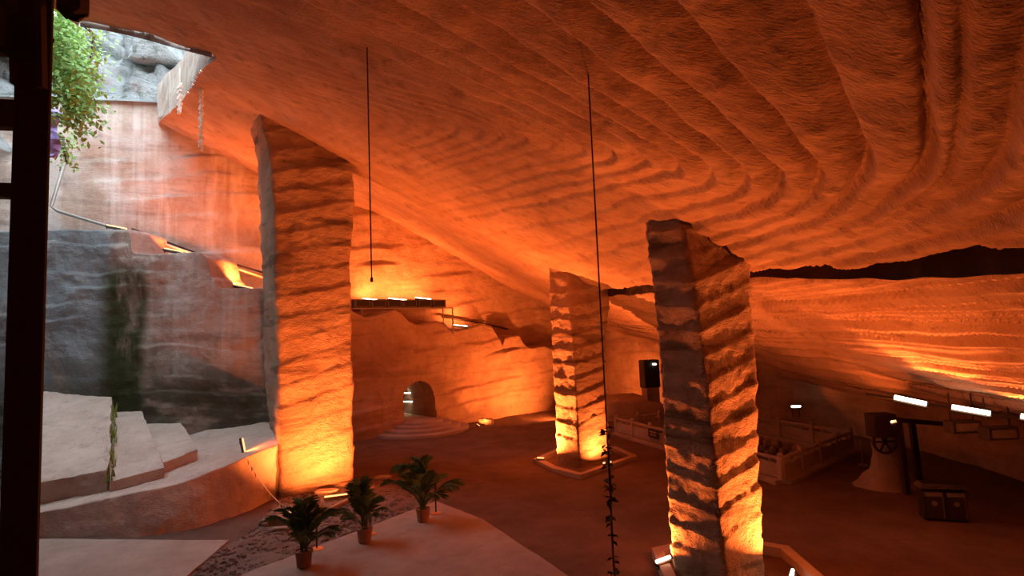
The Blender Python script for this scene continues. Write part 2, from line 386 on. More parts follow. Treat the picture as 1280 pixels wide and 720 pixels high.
# ------------------------------------------------------------------ pillars
def pillar(name, label, keys, ztop_pad, step, tilts, seed, amp=0.09, nper=150, nz=230, rnd=3, tiltmid=0.0):
    """keys: for each corner a list of (px,py,Y) from foot to head; the last corner is hidden behind"""
    C = []
    for kl in keys:
        pts = np.array([atY(*k) if len(k) == 3 and k[2] > 0 else k for k in kl]); o = np.argsort(pts[:, 2]); C.append(pts[o])
    zmax = max(c[-1, 2] for c in C) + ztop_pad
    zs = np.linspace(-0.25, zmax, nz); nc = len(C)
    corners = np.zeros((nz, nc, 2))
    for i, c in enumerate(C):
        for ax in (0, 1):
            v = np.interp(zs, c[:, 2], c[:, ax])
            if len(c) > 1:     # keep leaning above the last key
                s = (c[-1, ax] - c[-2, ax]) / max(0.1, c[-1, 2] - c[-2, 2]); v = v + np.where(zs > c[-1, 2], s * (zs - c[-1, 2]), 0)
            corners[:, i, ax] = v
    m = nper // nc; ring = np.zeros((nz, m * nc, 2)); face = np.zeros(m * nc, int); uu = np.zeros(m * nc)
    for i in range(nc):
        a, b = corners[:, i], corners[:, (i + 1) % nc]
        for k in range(m):
            u = k / m; ring[:, i * m + k] = a * (1 - u) + b * u; face[i * m + k] = i; uu[i * m + k] = u
    for _ in range(rnd): ring = 0.25 * np.roll(ring, 1, 1) + 0.5 * ring + 0.25 * np.roll(ring, -1, 1)
    tg = np.roll(ring, -1, 1) - np.roll(ring, 1, 1); nr = np.stack([tg[..., 1], -tg[..., 0]], -1); nr /= np.linalg.norm(nr, axis=-1, keepdims=True) + 1e-9
    cen = ring.mean(1, keepdims=True); sgn = np.sign(((ring - cen) * nr).sum(-1).mean()); nr *= sgn
    # distance along each face measured from the visible arris (corner 1)
    Zg = np.repeat(zs[:, None], m * nc, 1)
    dist = np.zeros(ring.shape[:2])
    for i in range(nc):
        w = np.linalg.norm(corners[:, (i + 1) % nc] - corners[:, i], axis=-1)[:, None]; sl = slice(i * m, (i + 1) * m)
        dist[:, sl] = tilts[i] * (w * uu[sl][None] if i % 2 else w * (1 - uu[sl][None]))
    x, y = ring[..., 0], ring[..., 1]
    ph = (Zg + dist + 0.10 * fbm(x * 0.9, y * 0.9, Zg * 0.7, 3, seed)) / step
    lay = np.floor(ph); f = ph - lay
    r1 = _hash(lay, lay * 0, lay * 0, seed + 2)
    loc = 0.5 + 0.6 * vnoise(x * 1.1 + lay * 3.7, y * 1.1, lay * 5.3, seed + 3)
    prof = np.where(f < 0.86, (f / 0.86) ** 1.3, 1 - (f - 0.86) / 0.14)
    d = amp * prof * np.clip(0.1 + 0.5 * r1 + 0.9 * loc, 0.05, 1.5) + 0.06 * fbm(x * 0.8, y * 0.8, Zg * 0.8, 2, seed + 4) + 0.022 * fbm(x * 4, y * 4, Zg * 5, 3, seed + 5)
    ring = ring + nr * d[..., None]
    P = np.concatenate([ring, Zg[..., None]], -1).transpose(1, 0, 2)
    o = link(name, sheet(name, P, M['pillar'], wrap=True, flip=(sgn < 0)))
    tag(o, label, 'pillar', 'carved stone pillars holding up the cave roof'); return o

pillar('stone_pillar', 'tall broad pillar with a pale daylit left edge beside the rock steps',
    [[(349, 620, 23.6), (334, 500, 23.6), (330, 400, 23.6), (325, 300, 23.6), (322, 210, 23.6), (313, 165, 23.4), (305, 128, 23.2)],
     [(351, 628, 21.2), (350, 545, 21.2), (347, 400, 21.2), (343, 300, 21.2), (338, 200, 21.2), (326, 140, 21.2)],
     [(441, 606, 22.8), (441, 500, 22.8), (438, 330, 22.8), (442, 250, 22.8), (438, 190, 22.8)],
     [(428, 600, 25.0), (428, 400, 25.0), (428, 250, 25.0)]], 2.6, 0.82, [0.0, -0.22, 0.05, 0], 40, amp=0.05, nz=300)
pillar('stone_pillar', 'nearest pillar, with a sharp front arris and dark banded left face',
    [[(843, 733, 13.5), (833, 600, 13.5), (822, 430, 13.5), (806, 256, 13.5)],
     [(909, 748, 12.5), (900, 650, 12.5), (884, 480, 12.5), (866, 350, 12.5), (848, 262, 12.5)],
     [(955, 738, 13.2), (949, 600, 13.2), (943, 440, 13.2), (938, 330, 13.2)],
     [(900, 715, 14.8), (888, 500, 14.8), (874, 330, 14.8)]], 1.6, 0.56, [-0.12, -0.30, 0.1, 0.1], 60, amp=0.055)
pillar('stone_pillar', 'slim distant pillar rising from a low diamond kerb',
    [[(697, 577, 25.0), (690, 450, 25.0), (685, 326, 25.0)],
     [(726, 586, 24.0), (718, 450, 24.0), (708, 330, 24.0)],
     [(762, 578, 25.0), (757, 480, 25.0), (757, 420, 25.0), (761, 385, 25.0)],
     [(735, 567, 26.4), (730, 380, 26.4)]], 1.8, 0.62, [-0.06, -0.20, 0.1, 0.1], 80, amp=0.05, nper=110, nz=190)

# ------------------------------------------------------------------ walls
def resample(poly, step):
    poly = np.array(poly, float)
    for _ in range(3):
        q = [poly[0]]
        for a, b in zip(poly[:-1], poly[1:]): q += [a * 0.75 + b * 0.25, a * 0.25 + b * 0.75]
        poly = np.array(q + [poly[-1]])
    s = np.r_[0, np.cumsum(np.linalg.norm(np.diff(poly, axis=0), axis=1))]; n = int(s[-1] / step) + 1; t = np.linspace(0, s[-1], n)
    P = np.stack([np.interp(t, s, poly[:, 0]), np.interp(t, s, poly[:, 1])], -1)
    tg = np.gradient(P, axis=0); tg /= np.linalg.norm(tg, axis=1, keepdims=True)
    return t, P, np.stack([tg[:, 1], -tg[:, 0]], -1)      # normal to the right of travel
def strata(x, y, z, tilt_s, step, seed, amp):
    ph = (z + tilt_s + 0.14 * fbm(x * 0.5, y * 0.5, z * 0.4, 3, seed)) / step; lay = np.floor(ph); f = ph - lay
    a = np.clip(0.2 + 0.9 * vnoise(x * 0.45 + lay * 7.1, y * 0.45, lay * 3.3, seed + 1), 0.03, 1)
    prof = np.where(f < 0.85, f / 0.85, 1 - (f - 0.85) / 0.15)
    return amp * prof * a + 0.10 * fbm(x * 0.4, y * 0.4, z * 0.4, 3, seed + 2) + 0.02 * fbm(x * 3, y * 3, z * 3, 3, seed + 3)

# upper rear wall, from the daylit corner on the left to the far right
t, P2, nr = resample([(-27, 26.8), (-19, 28.6), (-13.5, 30.6), (-9.2, 34.4), (-2.6, 39.9), (3.2, 44.6), (8.0, 48.0)], 0.10)
vz = np.r_[np.linspace(0, 4, 20)[:-1], np.linspace(4, 21, 190)]
Xw = P2[:, None, 0] + 0 * vz; Yw = P2[:, None, 1] + 0 * vz
wtop = np.interp(P2[:, 0], [-27, -17.6, -15.5, 10], [18.3, 18.6, 20.5, 21])
Zw = np.minimum(vz[None], wtop[:, None]) + 0 * Xw
d = strata(Xw, Yw, Zw, -0.10 * t[:, None], 1.05, 101, 0.18)
Pw = np.stack([Xw + nr[:, None, 0] * d, Yw + nr[:, None, 1] * d, Zw], -1)
mk_day = np.repeat((P2[:-1, 0] < -11.5)[:, None], len(vz) - 1, 1)
wl = link('wall_rear_daylit', sheet('wall_rear_daylit', Pw, M['day'], mk_day, flip=True)); tag(wl, 'pale streaked rear wall under the opening', kind='structure')

# lower rear wall with the arch and its scalloped ledge
t, P2, nr = resample([(-13.8, 29.2), (-9.2, 32.9), (-3.0, 38.1), (2.6, 42.5), (7.2, 46.0)], 0.075)
pxs = np.array([proj((p[0], p[1], 6.0))[0] for p in P2])
led = np.array([(380, 372), (436, 384), (446, 392), (458, 397), (480, 391), (494, 387), (503, 392), (512, 402), (522, 406), (534, 404), (546, 401), (556, 404), (562, 412), (574, 411), (588, 408), (603, 404), (614, 407), (622, 420), (627, 432), (629, 421), (640, 418), (648, 418), (653, 428), (660, 434), (676, 432), (690, 436), (720, 440), (780, 462), (900, 480)])
pyl = np.interp(pxs, led[:, 0], led[:, 1])
ztop = np.array([atY(px, py, p[1])[2] for px, py, p in zip(pxs, pyl, P2)])
nv = 90; v = np.linspace(0, 1, nv); vb = np.linspace(0.05, 1.9, 14)
Zl = np.concatenate([-.25 + v[None] * (ztop[:, None] + .25), ztop[:, None] + 0 * vb], 1)
back = np.concatenate([0 * v, vb])[None] + 0 * Zl
Xl = P2[:, None, 0] - nr[:, None, 0] * back; Yl = P2[:, None, 1] - nr[:, None, 1] * back
Xf = P2[:, None, 0] + 0 * Zl; Yf = P2[:, None, 1] + 0 * Zl
d = strata(Xf, Yf, Zl, -0.10 * t[:, None], 0.95, 131, 0.24) + 0.25 * (1 - Zl / 8)
d = d - 0.12 * sm(0.12, 0.0, (ztop[:, None] - Zl)) * (back < 0.01)
Xl = Xl + nr[:, None, 0] * d; Yl = Yl + nr[:, None, 1] * d
PWB, MKB = Pw, ~mk_day
ac = np.interp(520, pxs, t); ia = int(np.argmin(abs(t - ac))); AZ = 0.62; AW = 1.12; AH = 1.25
S = t[:, None] + 0 * Zl
def in_arch(s, z): 
    s = s - ac; return ((np.abs(s) < AW) & (z < AZ + AH)) | ((s ** 2 + (np.maximum(z - AZ - AH, 0)) ** 2) < AW ** 2) & (z >= AZ + AH)
sc_, zc_ = (S[:-1, :-1] + S[1:, 1:]) / 2, (Zl[:-1, :-1] + Zl[1:, 1:]) / 2
Pl = np.stack([Xl, Yl, Zl], -1)
A0 = np.array([P2[ia, 0], P2[ia, 1]]); An = nr[ia]; At = np.array([-An[1], An[0]])
if np.dot(At, P2[ia + 3] - P2[ia - 3]) < 0: At = -At
lat = (PWB[:-1, :-1, 0] - A0[0]) * At[0] + (PWB[:-1, :-1, 1] - A0[1]) * At[1]; zz_ = PWB[:-1, :-1, 2]
cut = ((np.abs(lat) < AW * .97) & (zz_ < AZ + AH)) | ((lat ** 2 + np.maximum(zz_ - AZ - AH, 0) ** 2 < (AW * .95) ** 2) & (zz_ >= AZ + AH))
wall_back = link('wall_back', sheet('wall_back', PWB, M['wall'], MKB & ~cut, flip=True)); tag(wall_back, 'upper rear cave wall glowing orange', kind='structure')
wlow = link('arch_wall', sheet('arch_wall', Pl, M['wall'], ~in_arch(sc_, zc_), flip=True), wall_back)
# vaulted passage behind the arch
A0 = np.array([P2[ia, 0], P2[ia, 1]]); An = nr[ia]; At = np.array([-An[1], An[0]])
if np.dot(At, P2[ia + 3] - P2[ia - 3]) < 0: At = -At
prof = [(-AW, 0.0)] + [(-AW, z) for z in np.linspace(0.1, AH, 8)] + [(-AW * math.cos(a), AH + AW * math.sin(a)) for a in np.linspace(0.1, math.pi - 0.1, 18)] + [(AW, z) for z in np.linspace(AH, 0.1, 8)] + [(AW, 0.0)]
prof = np.array(prof); dep = np.r_[np.linspace(-0.42, 0, 4), np.linspace(0.25, 6.5, 24)]
TP = np.zeros((len(prof), len(dep), 3))
jz = lambda z: int(np.clip(np.interp(z, Zl[ia, :nv], np.arange(nv)), 0, nv - 1))
mouth = np.array([d[int(np.argmin(abs(t - ac - p_[0]))), jz(AZ + p_[1])] for p_ in prof])
for j, dd in enumerate(dep):
    k = 1.03 if dd < 0.1 else 1.03 + 0.05 * math.sin(dd * 2)
    q_ = dd if dd > 0.1 else -mouth * (-dd / 0.42) 
    TP[:, j, 0] = A0[0] + At[0] * prof[:, 0] * k - An[0] * q_; TP[:, j, 1] = A0[1] + At[1] * prof[:, 0] * k - An[1] * q_; TP[:, j, 2] = AZ + prof[:, 1] * k
nn = 0.035 * fbm(TP[..., 0] * 2, TP[..., 1] * 2, TP[..., 2] * 2, 3, 141); TP += nn[..., None] * np.array([0.5, 0.5, 0.5])
link('passage', sheet('passage', TP, M['wall']), wall_back)
mb = MB(); c = [A0 + At * s * 1.2 - An * q for s, q in ((-1, -0.5), (1, -0.5), (1, 6.6), (-1, 6.6))]; mb.prism(c, AZ - 0.5, AZ); mb.build('passage_floor', M['steps'], wall_back)
e0, e1 = A0 - At * 1.6 - An * 6.5, A0 + At * 1.6 - An * 6.5
mb = MB(); mb.bar((*e0, 1.6), (*e1, 1.6), 0.3, 4.0, up=(0, 0, 1)); mb.build('passage_end', M['wall'], wall_back)

# right-hand wall under the low edge of the roof, near wall and far left wall (they close the cave)
def plainwall(name, pts, z1, label, mat, seed, flip=False, step=0.16):
    t, P2, nr = resample(pts, step); v = np.linspace(-0.3, z1, int(z1 / step)); Xw = P2[:, None, 0] + 0 * v; Yw = P2[:, None, 1] + 0 * v; Zw = v[None] + 0 * Xw
    d = strata(Xw, Yw, Zw, 0, 0.8, seed, 0.15) + 0.25 * fbm(Xw * 0.5, Yw * 0.5, Zw * 0.5, 2, seed + 7)
    o = link(name, sheet(name, np.stack([Xw + nr[:, None, 0] * d, Yw + nr[:, None, 1] * d, Zw], -1), mat, flip=flip)); return tag(o, label, kind='structure')
plainwall('wall_right', [(6.5, 47.5), (9.0, 43), (12.2, 36), (15.8, 30), (17.2, 24), (16.8, 17), (17, 8), (17, -6)], 7.0, 'dark recessed wall beyond the sunken pool', M['wall'], 151, True)
plainwall('wall_front', [(17.5, -5), (-27.5, -5)], 26, 'cave wall behind the viewpoint', M['wall'], 161, True, 0.5)
plainwall('wall_left_far', [(-26.8, -5.5), (-26.8, 15.6)], 30, 'far left cave wall', M['day'], 171, False, 0.4)
plainwall('wall_left_rear', [(-25.6, 14), (-25.6, 30)], 16, 'daylit left cave wall under the opening', M['day'], 175, False, 0.4)

# ------------------------------------------------------------------ rock blocks
def rock_block(name, top, bot, mat, parent=None, n=26, amp=0.06, seed=1, freq=1.0, layers=0.0):
    """hexahedron with four top and four bottom corners (same order), chiselled by a continuous noise"""
    top = np.array(top, float); bot = np.array(bot, float); u = np.linspace(0, 1, n)
    U, V = np.meshgrid(u, u, indexing='ij')
    def patch(a, b, c, d): return (a * ((1 - U) * (1 - V))[..., None] + b * (U * (1 - V))[..., None] + c * (U * V)[..., None] + d * ((1 - U) * V)[..., None])
    Vv = []; Q = []; off = 0; cen = (top.mean(0) + bot.mean(0)) / 2
    faces = [(top[0], top[1], top[2], top[3])] + [(bot[i], bot[(i + 1) % 4], top[(i + 1) % 4], top[i]) for i in range(4)]
    for f in faces:
        P = patch(*f); x, y, z = P[..., 0], P[..., 1], P[..., 2]
        for ax in range(3): P[..., ax] += amp * fbm(x * freq, y * freq, z * freq, 4, seed + 13 * ax) * (0.6 if ax == 2 else 1)
        if layers > 0:
            nrm = np.cross(f[1] - f[0], f[3] - f[0]); nrm /= np.linalg.norm(nrm)
            if np.dot(nrm, f[0] - cen) < 0: nrm = -nrm
            if abs(nrm[2]) < 0.5:
                P += (strata(x, y, z, 0.05 * x, 0.62, seed + 50, layers) - 0.0)[..., None] * nrm
        idx = np.arange(n * n).reshape(n, n) + off; off += n * n
        nf = np.cross(P[-1, 0] - P[0, 0], P[0, -1] - P[0, 0]); fl = np.dot(nf, P.reshape(-1, 3).mean(0) - cen) < 0
        q = np.stack([idx[:-1, :-1], idx[1:, :-1], idx[1:, 1:], idx[:-1, 1:]], -1).reshape(-1, 4)
        Vv.append(P.reshape(-1, 3)); Q.append(q[:, ::-1] if fl else q)
    return link(name, mesh_np(name, np.concatenate(Vv), np.concatenate(Q), mat), parent)
def down(top, z): return [(p[0], p[1], z) for p in top]

def strip_block(name, FT, FB, BT, mat, parent, nv=60, nb=24, amp=0.05, seed=5, freq=1.2, layers=0.0):
    """rock mass given by its top front edge, front foot and top back edge, sampled along its length"""
    FT, FB, BT = (np.asarray(a, float) for a in (FT, FB, BT)); n = len(FT)
    v = np.linspace(0, 1, nv)[None, :, None]; w = np.linspace(0, 1, nb)[1:][None, :, None]
    P = np.concatenate([FB[:, None] * (1 - v) + FT[:, None] * v, FT[:, None] * (1 - w) + BT[:, None] * w], 1)
    tg = np.gradient(FT[:, :2], axis=0); nrm = np.stack([tg[:, 1], -tg[:, 0]], -1); nrm /= np.linalg.norm(nrm, axis=1, keepdims=True)
    x, y, z = P[..., 0].copy(), P[..., 1].copy(), P[..., 2].copy()
    for ax in range(3): P[..., ax] += amp * fbm(x * freq, y * freq, z * freq, 4, seed + 13 * ax) * (0.6 if ax == 2 else 1)
    if layers > 0:
        d = strata(x, y, z, 0.05 * x, 0.62, seed + 50, layers); d[:, nv:] = 0; P[..., 0] += nrm[:, None, 0] * d; P[..., 1] += nrm[:, None, 1] * d
    return link(name, sheet(name, P, mat, flip=False), parent)
def smooth_line(keys, n, it=2):
    P = np.array(keys, float)
    for _ in range(it):
        q = [P[0]]
        for a, b in zip(P[:-1], P[1:]): q += [a * .75 + b * .25, a * .25 + b * .75]
        P = np.array(q + [P[-1]])
    s_ = np.r_[0, np.cumsum(np.linalg.norm(np.diff(P, axis=0), axis=1))]; t_ = np.linspace(0, s_[-1], n)
    return np.stack([np.interp(t_, s_, P[:, k]) for k in range(P.shape[1])], -1)

# mossy bench wall on the left with its three-stepped top
pxb = np.linspace(-60, 350, 400)
pyb = np.interp(pxb, [-60, 162, 167, 190, 252, 258, 262, 268, 272, 350], [291, 287, 316, 318, 315, 322, 345, 350, 360, 361])
FT = np.array([atY(a, b, 24.3) for a, b in zip(pxb, pyb)]); FB = FT.copy(); FB[:, 2] = 0; FB[:, 1] -= 0.25; BT = FT + np.array([0.2, 2.3, 0.0])
wall_left = strip_block('wall_left', FT, FB, BT, M['mossy'], None, nv=200, amp=0.07, seed=3, freq=0.9, layers=0.06)
tag(wall_left, 'mossy layered rock wall with a stepped top, left of the tall pillar', kind='structure')

# worn steps and platform in front of it
steps = empty('rock_steps', (0, 0, 0)); tag(steps, 'worn pale rock steps and platform hewn below the mossy wall', 'rock steps')
def wp(*k): return atY(*k)
def sub(o): return o
FT = smooth_line([wp(20, 648, 17.9), wp(150, 621, 17.9), wp(232, 603, 18.3), wp(292, 578, 19.5), wp(336, 560, 20.9), wp(353, 552, 21.6)], 160)
FB = smooth_line([(*atZ(20, 674)[:2], -.15), (*atZ(150, 672)[:2], -.15), (*atZ(232, 666)[:2], -.15), (*atZ(292, 647)[:2], -.15), (*atZ(336, 627)[:2], -.15), (-8.75, 21.75, -.15)], 160)
BT = smooth_line([wp(20, 590, 24.6), wp(150, 560, 24.6), wp(240, 537, 24.6), wp(300, 530, 24.6), wp(345, 522, 24.6)], 160)
strip_block('platform_ledge', FT, FB, BT, M['steps'], steps, nv=40, nb=60, amp=0.06, seed=5, freq=1.1)
top = [wp(36, 606, 18.7), wp(135, 588, 18.9), wp(141, 494, 24.3), wp(36, 486, 24.3)]
sub(rock_block('upper_slab', top, down(top, 0.2), M['steps'], steps, n=60, amp=0.09, seed=7, freq=1.3))
top = [wp(138, 602, 18.6), wp(206, 584, 19.1), wp(176, 512, 24.3), wp(138, 513, 24.3)]
sub(rock_block('tread', top, down(top, 0.2), M['steps'], steps, n=50, amp=0.035, seed=9, freq=1.6))
top = [wp(204, 578, 19.6), wp(247, 562, 20.4), wp(226, 527, 24.3), wp(178, 528, 24.3)]
sub(rock_block('tread', top, down(top, 0.2), M['steps'], steps, n=50, amp=0.03, seed=10, freq=1.6))
# weeds in the joint between slab and tread
g = MB()
for k in range(150):
    u = random.random(); a = wp(138, 600, 18.6) * (1 - u) + wp(141, 505, 24.0) * u; a = a + np.array([random.uniform(-.12, .12), random.uniform(-.1, .1), -0.1])
    h = random.uniform(.08, .25); an = random.uniform(0, 6.28); e = a + np.array([math.cos(an) * h * .6, math.sin(an) * h * .6, h + .15])
    w = np.array([math.sin(an), -math.cos(an), 0]) * .03; g.add([a - w, a + w, e], [(0, 1, 2)])
sub(tag(g.build('joint_weeds', M['vine'], steps), kind='stuff'))

# ------------------------------------------------------------------ ground
PIT = [(9.25, 20.6), (14.3, 25.0), (10.6, 33.5), (5.4, 31.5)]
gx = graded([(-27, -17, 0.5), (-17, 10, 0.12), (10, 18, 0.2)]); gy = graded([(-5.5, 9, 0.6), (9, 26, 0.12), (26, 49, 0.22)])
X, Y = np.meshgrid(gx, gy, indexing='ij')
Z = 0.035 * fbm(X * 0.6, Y * 0.6, 0, 4, 201) + 0.012 * fbm(X * 3, Y * 3, 0, 2, 202)
Z += 0.16 * np.exp(-(((X + 6.6) / 1.6) ** 2 + ((Y - 26.5) / 3.4) ** 2)) * (1 + 0.3 * fbm(X * 1.5, Y * 1.5, 0, 3, 203))
XC, YC = (X[:-1, :-1] + X[1:, 1:]) / 2, (Y[:-1, :-1] + Y[1:, 1:]) / 2
gravel_poly = [tuple(atZ(*q)[:2]) for q in ((225, 720), (330, 655), (345, 622), (440, 604), (500, 612), (548, 634), (440, 670), (300, 722))]
floor = link('floor', sheet('floor', np.stack([X, Y, Z], -1), M['floor'], ~inpoly(XC, YC, PIT))); 
gm = inpoly(XC, YC, gravel_poly)
g_ = link('gravel_bed', sheet('gravel_bed', np.stack([X, Y, Z + .02 + .02 * fbm(X * 4, Y * 4, 0, 2, 210)], -1), M['gravel'], gm), floor)
tag(floor, 'red-brown trodden earth floor of the cave', kind='structure')
def ground_slab(name, pts, z0, z1, mat, label=None, parent=None, n=60, seed=1):
    o = rock_block(name, [(p[0], p[1], z1) for p in pts], [(p[0], p[1], z0) for p in pts], mat, parent, n=n, amp=0.015, seed=seed, freq=1.5); return o
o = ground_slab('floor_slab', [atZ(298, 724)[:2], atZ(545, 629)[:2], atZ(604, 652)[:2], atZ(720, 730)[:2]], -0.2, 0.07, M['concrete'])
tag(o, 'pale concrete slab under the potted palms', kind='structure')
o = ground_slab('floor_path', [atZ(-40, 740)[:2], atZ(228, 728)[:2], atZ(286, 678)[:2], atZ(36, 676)[:2]], -0.2, 0.06, M['concrete'], seed=4)
tag(o, 'pale concrete path along the rock steps', kind='structure')
# loose stones and gravel
gb = MB()
gp = np.array(gravel_poly); gpoly = [tuple(p) for p in gravel_poly]
cnt = 0
def pebble(mb, c, r):
    n = 5; vs = [(c[0] + r * math.cos(2 * math.pi * k / n + c[0]) * random.uniform(.7, 1.2), c[1] + r * math.sin(2 * math.pi * k / n + c[0]) * random.uniform(.7, 1.2), c[2] - 0.02) for k in range(n)]
    vs += [(c[0] + (v[0] - c[0]) * .6, c[1] + (v[1] - c[1]) * .6, c[2] + r * random.uniform(.2, .5)) for v in vs]
    mb.add(vs, [tuple(range(n, 2 * n))] + [(k, (k + 1) % n, n + (k + 1) % n, n + k) for k in range(n)])
while cnt < 1500:
    x = random.uniform(gp[:, 0].min(), gp[:, 0].max()); y = random.uniform(gp[:, 1].min(), gp[:, 1].max())
    if inpoly(np.array([x]), np.array([y]), gpoly)[0]: pebble(gb, (x, y, 0.02), random.choice([.03, .04, .05, .05, .07, .1])); cnt += 1
tag(gb.build('gravel', M['gravel']), 'loose grey gravel between the tall pillar and the concrete slab', 'gravel', kind='stuff')
def boulder(name, c, s, label, mat, seed, parent=None, flat=0.7, group=None, cat='rock'):
    th = np.linspace(0, math.pi, 14); ph = np.linspace(0, 2 * math.pi, 22)[:-1]; TH, PH = np.meshgrid(th, ph, indexing='ij')
    nx, ny, nz = np.sin(TH) * np.cos(PH), np.sin(TH) * np.sin(PH), np.cos(TH)
    r = 1 + 0.28 * fbm(nx * 1.3 + seed, ny * 1.3, nz * 1.3, 3, seed)
    q = 0.55; f = lambda a: np.sign(a) * np.abs(a) ** q
    P = np.stack([f(nx) * r * s[0], f(ny) * r * s[1], f(nz) * r * s[2] * flat], -1).transpose(1, 0, 2)
    o = link(name, sheet(name, P, mat, wrap=True, flip=True), parent, c)
    if label: tag(o, label, cat, group)
    return o
stones = [((408, 619), .42, 'long flat kerb stone lying against the foot of the tall pillar'), ((432, 609), .36, 'rounded kerb stone by the right corner of the tall pillar'), ((345, 655), .5, 'grey slanted kerb stone below the bunting'), ((478, 600), .30, 'small stone on the earth mound right of the tall pillar'), ((365, 648), .22, 'small rubble stone beside the glowing strip lamp'), ((352, 664), .24, 'loose stone at the end of the grey kerb')]
for i, ((px, py), s, lb) in enumerate(stones):
    c = atZ(px, py); boulder('kerb_stone', (c[0], c[1], 0.08), (s, s * .55, s * .38), lb, M['rubble'], 300 + i, group='stones round the tall pillar')
# plank kerbs of the gravel bed
def plank(a, b, label, mat, w=.16, h=.12):
    a, b = atZ(*a), atZ(*b); mb = MB(); mb.bar((a[0], a[1], .07), (b[0], b[1], .07), w, h); tag(mb.build('edging_plank', mat), label, 'plank', 'edging of the gravel bed')
plank((330, 660), (352, 648), 'short grey plank at the end of the gravel bed', M['timber'])
plank((394, 648), (446, 622), 'long thin plank edging the gravel bed', M['timber'], .1, .08)
plank((452, 606), (467, 614), 'short orange-lit plank on the gravel behind the middle palm', M['timber'], .16, .1)

# ------------------------------------------------------------------ semicircular steps at the arch
root = empty('arch_steps', (A0[0] + An[0] * .3, A0[1] + An[1] * .3, 0), math.atan2(An[1], An[0]))
tag(root, 'rounded stone steps leading up to the small arch', 'steps')
for k, (r, z0, z1) in enumerate(((2.95, -.1, .17), (2.4, .17, .34), (1.85, .34, .51), (1.35, .51, .66))):
    poly = [(r * .95 * math.cos(a), r * math.sin(a)) for a in np.linspace(-math.pi / 2, math.pi / 2, 30)] + [(-.5, r), (-.5, -r)]
    prof2 = [(p[0] - .03 * (p[0] > 0), p[1] * .99) for p in poly]
    mb = MB(); n = len(poly); mb.add([(p[0], p[1], z0) for p in poly] + [(p[0], p[1], z1 - .03) for p in poly] + [(p[0], p[1], z1) for p in prof2],
        [(i, (i + 1) % n, n + (i + 1) % n, n + i) for i in range(n)] + [(n + i, n + (i + 1) % n, 2 * n + (i + 1) % n, 2 * n + i) for i in range(n)] + [tuple(range(2 * n, 3 * n))])
    mb.build('step', M['concrete'], root)

# ------------------------------------------------------------------ kerbs at the pillar feet
def kerb(pts, label, h=.16, w=.35):
    pts = [np.array(p[:2]) for p in pts]; cen = sum(pts) / len(pts); root = empty('pillar_kerb', (cen[0], cen[1], 0)); tag(root, label, 'kerb', 'kerbs round pillar feet')
    n = len(pts)
    for i in range(n):
        a, b = pts[i] - cen, pts[(i + 1) % n] - cen; ai, bi = a * (1 - w / np.linalg.norm(a)), b * (1 - w / np.linalg.norm(b))
        mb = MB(); mb.prism([a, b, bi, ai], -.05, h); mb.build('kerb_side', M['balus'], root)
    return root
kerb([atZ(667, 578), atZ(690, 590), atZ(726, 599), atZ(797, 574), atZ(770, 562), atZ(700, 563)], 'low diamond-shaped kerb round the foot of the slim distant pillar')
c2 = (4.75, 13.35)
kerb([(3.2, 14.6), (3.05, 12.6), (4.7, 11.5), (6.4, 12.3), (6.5, 14.4), (5.0, 15.4)], 'low kerb round the foot of the nearest pillar', .2, .3)

# ------------------------------------------------------------------ sunken pool, its walls and balustrades
pool = empty('pool_basin', (9.9, 27.6, 0)); tag(pool, 'dark sunken pool with rubble sides behind the nearest pillar', 'pool')
mb = MB(); mb.prism([(p[0] - 9.9, p[1] - 27.6) for p in PIT], -1.6, -1.3); mb.build('water', M['water'], pool)
for i in range(4):
    a, b = np.array(PIT[i]) - (9.9, 27.6), np.array(PIT[(i + 1) % 4]) - (9.9, 27.6)
    mb = MB(); mb.bar((*a, -.75), (*b, -.75), .5, 1.5); mb.build('pool_wall', M['rubble'], pool)
    mb = MB(); mb.bar((*a, .04), (*b, .04), .62, .16); mb.build('coping', M['balus'], pool)
a, b = np.array(PIT[1]) - (9.9, 27.6), np.array(PIT[2]) - (9.9, 27.6); dn = np.array([-(b - a)[1], (b - a)[0]]); dn /= np.linalg.norm(dn)
if np.dot(dn, -(a + b)) < 0: dn = -dn
bmesh_stone = None
for r in range(4):
    for k in range(15):
        u = (k + .5 * (r % 2) + random.uniform(-.1, .1)) / 15.5; q = a + (b - a) * u + dn * .25
        if bmesh_stone is None:
            o = boulder('rubble_block', (q[0], q[1], -.18 - r * .3), (.27, .2, .19), None, M['rubble'], 400, pool, 1.0); bmesh_stone = o
        else:
            o = link('rubble_block', bmesh_stone.data, pool, (q[0], q[1], -.18 - r * .3 + random.uniform(-.04, .04))); o.scale = (random.uniform(.8, 1.15),) * 3
        o.rotation_euler = (random.uniform(-.2, .2), random.uniform(-.3, .3), random.uniform(0, 6.28))

